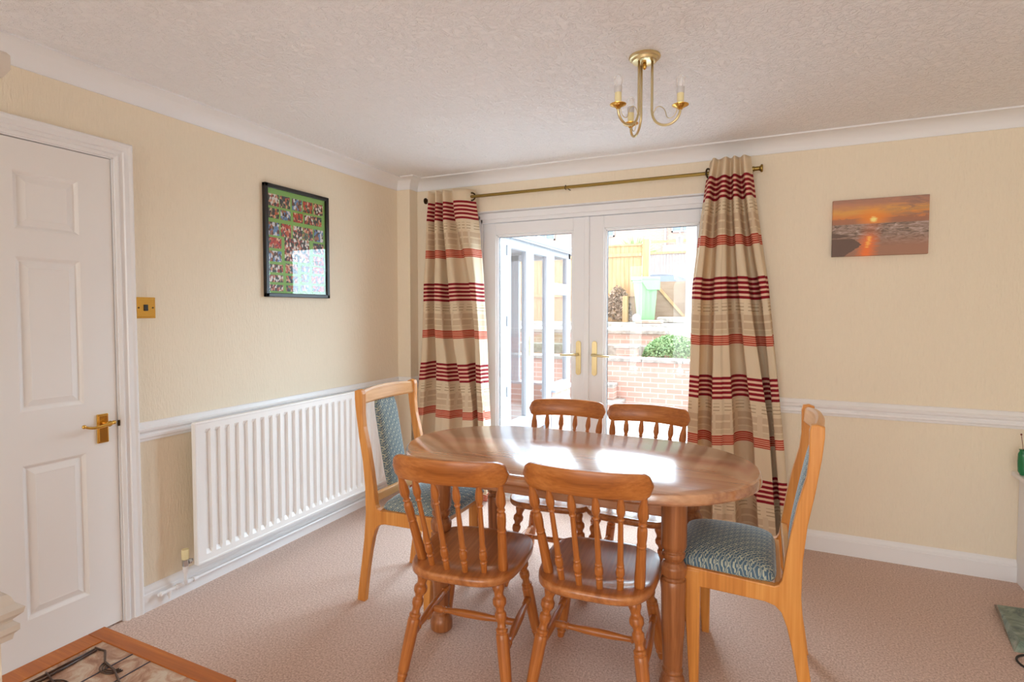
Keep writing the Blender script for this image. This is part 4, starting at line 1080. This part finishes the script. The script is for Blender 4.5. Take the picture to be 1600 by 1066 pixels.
abox(bm, -.32, .32, -.33, .33, .95, 1.03, bev=.02); prism(bm, [(-.10, .96), (.31, .96), (.31, .74), (.04, .74)], 'y', -.335, -.315); abox(bm, .30, .32, -.33, .33, .74, .96)
finish(bm, 'lid', M['bin'], bn)
for y in (-.27, .27):
    bm = bmesh.new(); lathe(bm, [(.03, -.03), (.10, -.03), (.10, .03), (.03, .03)], 20, mtx=Matrix.Translation((-.19, y, .10)) @ Matrix.Rotation(PI/2, 4, 'X')); finish(bm, 'wheel', M['wheel'], bn)
# timber offcuts and stone beside the bin
ps = boxes('timber_post', M['fence'], [(-.06, .06, -.06, .06, 0, .62)], bev=.008, loc=(-.50, 9.5, 1.08)); tag(ps, 'short pale timber post leaning left of the green bin', 'post')
lo = thing('log_pile', (.72, 9.0, 1.08), label='pale flat stone slab lying right of the green bin', cat='stone'); boxes('slab', M['coping'], [(-.35, .25, -.3, .2, 0, .13)], lo, bev=.03); lo.name = 'stone_slab'
gb = boxes('stone_block', M['log'], [(-.28, .28, -.15, .15, 0, .07)], bev=.02, loc=(.28, 8.35, 1.08)); tag(gb, 'brown flat stone on the step in front of the bin', 'stone')
br_ = leafmass('dry_bush', -.75, 9.75, 1.10, .35, .2, .85, 900, .07, M['log'], 9, 'dry brown bush against the orange fence left of the bin', 'bush')
# fence
fc = thing('garden_fence', (0, 10, 1.08), label='tall orange boarded timber fence left of the gate opening', cat='fence')
bm = bmesh.new(); x = -6.0
while x < -.30: abox(bm, x, x+.10, 0, .02, 0, 1.86); x += .105
finish(bm, 'boards', M['fence'], fc); boxes('rail', M['fence'], [(-6, -.22, -.05, 0, 1.60, 1.68), (-6, -.22, -.05, 0, .62, .70), (-6, -.22, -.03, .04, 1.86, 1.90)], fc)
pt = boxes('fence_post', M['fence'], [(-.08, .08, -.08, .08, 0, 2.0)], bev=.01, loc=(-.12, 10.0, 1.08)); tag(pt, 'square timber fence post at the right end of the orange fence', 'post')
gt = thing('garden_gate', (.5, 10.0, 1.08), label='low brown boarded gate with a diagonal brace behind the bin', cat='gate')
boxes('boards', M['gate'], [(-.5, .42, 0, .03, 0, .97)], gt); bm = bmesh.new(); prism(bm, [(-.42, .9), (-.34, .9), (.42, .02), (.34, .02)], 'y', -.04, 0); finish(bm, 'brace', M['fence'], gt)
boxes('top_beam', M['fence'], [(-.5, .42, -.03, .03, 1.90, 1.95)], gt)
sp = boxes('metal_post', mat('grey_post', (150, 150, 150), .5), [(-.04, .04, -.04, .04, 0, 2.6)], loc=(.90, 9.9, 1.08)); tag(sp, 'slim grey metal post right of the gate', 'post')
ww_ = thing('white_house_wall', (1.20, 6.9, 1.0), label='bright white rendered outbuilding wall beside the right curtain', cat='wall')
boxes('wall', M['render_white'], [(0, 4, 0, .2, 0, 2.1)], ww_)
bm = bmesh.new()
tube(bm, [(-.02, -.02, 1.75), (-.06, -.08, 1.9), (-.10, -.1, 1.75)], .012, 6); lathe(bm, [(.05, -.14), (.07, .02), (.02, .06)], 10, mtx=Matrix.Translation((-.1, -.1, 1.66))); finish(bm, 'wall_lamp', mat('grey_lamp', (150, 150, 150), .4), ww_)
# beyond the fence
S('floor_street', M['paving'], [(-40, 30, 10.1, 70, .9, 1.06)])
pf = thing('picket_fence', (0, 16, 1.06), label='pale grey vertical board fence beyond the gate', cat='fence')
bm = bmesh.new(); x = -1.6
while x < 3.5: abox(bm, x, x+.085, 0, .03, 0, 2.25); x += .10
finish(bm, 'boards', M['pale_fence'], pf); boxes('top_rail', M['fence'], [(-1.6, 3.5, -.04, .04, 2.25, 2.33)], pf)
car = thing('car', (-.35, 14.2, 1.06), label='dark grey parked car partly seen over the brown gate', cat='car')
bm = bmesh.new(); body = [(-1.9, .35), (-1.9, .8), (-1.2, .95), (-.75, 1.40), (.5, 1.42), (1.1, .98), (1.85, .85), (1.9, .35)]
prism(bm, chaikin(body, 2, True), 'y', -.8, .8, bev=.06); finish(bm, 'body', M['car_paint'], car, smooth=True, autos=.5)
bm = bmesh.new(); prism(bm, [(-1.0, .95), (-.68, 1.33), (.45, 1.34), (.9, .97)], 'y', -.815, .815); finish(bm, 'window', M['window_dark'], car)
for x in (-1.25, 1.2):
    for y in (-.72, .72):
        bm = bmesh.new(); lathe(bm, [(.1, -.1), (.3, -.1), (.32, -.06), (.32, .06), (.3, .1), (.1, .1)], 20, mtx=Matrix.Translation((x, y, .32)) @ Matrix.Rotation(PI/2, 4, 'X')); finish(bm, 'wheel', M['dark'], car)
hs = thing('brick_house', (0, 25, 1.06), label='red brick terraced house with white windows beyond the garden', cat='house')
boxes('wall', M['brick_far'], [(-16, 8, 0, .3, 0, 5.7)], hs)
bm = bmesh.new(); prism(bm, [(-.4, 5.7), (3, 6.6), (3, 5.7)], 'x', -16.3, 8.3); finish(bm, 'roof', mat('brown_roof_tiles', (150, 120, 108), .9), hs)
def hwin(x0, x1, z0, z1, nm=3):
    bm = bmesh.new(); s_ = .07
    for bb in ((x0, x0+s_, z0, z1), (x1-s_, x1, z0, z1), (x0, x1, z0, z0+s_), (x0, x1, z1-s_, z1)): abox(bm, bb[0], bb[1], -.08, .0, bb[2], bb[3])
    for k in range(1, nm): xx = x0+(x1-x0)*k/nm; abox(bm, xx-.03, xx+.03, -.07, 0, z0, z1)
    f = finish(bm, 'window', M['upvc_out'], hs); boxes('pane', M['window_dark'], [(x0+s_, x1-s_, -.03, -.01, z0+s_, z1-s_)], f)
hwin(-6.6, -4.7, 4.15, 5.4); hwin(-1.80, .2, 4.2, 5.5, 4); hwin(-9.6, -8, 4.15, 5.4); hwin(-6.4, -4.6, 1.3, 2.7)
boxes('downpipe', M['upvc_out'], [(-2.15, -2.05, -.1, 0, 2.6, 5.7)], hs); boxes('porch_roof', M['upvc_out'], [(-2.1, .9, -.7, 0, 3.20, 3.50)], hs)
boxes('porch_roof', M['upvc_out'], [(-4.2, -2.9, -.9, 0, 2.75, 2.95)], hs)
yc_ = thing('yucca', (-2.0, 17.5, 1.06), label='spiky grey-green plant rising behind the orange fence', cat='plant')
bm = bmesh.new(); rn = random.Random(8)
for k in range(90):
    a = rn.uniform(0, 2*PI); el = rn.uniform(.1, 1.4); L = rn.uniform(.7, 1.1); d = Vector((math.cos(a)*math.cos(el), math.sin(a)*math.cos(el), math.sin(el))); s_ = d.cross(Vector((0, 0, 1))).normalized()*.03
    c = Vector((0, 0, 2.3)); p1 = c+d*L*.5; p2 = c+d*L+Vector((0, 0, -.12))
    v_ = [bm.verts.new(c-s_), bm.verts.new(c+s_), bm.verts.new(p1+s_), bm.verts.new(p2), bm.verts.new(p1-s_)]; bm.faces.new(v_)
finish(bm, 'leaves', M['yucca'], yc_); bm = bmesh.new(); lathe(bm, [(.09, 0), (.07, 2.3)], 10); finish(bm, 'trunk', M['log'], yc_)
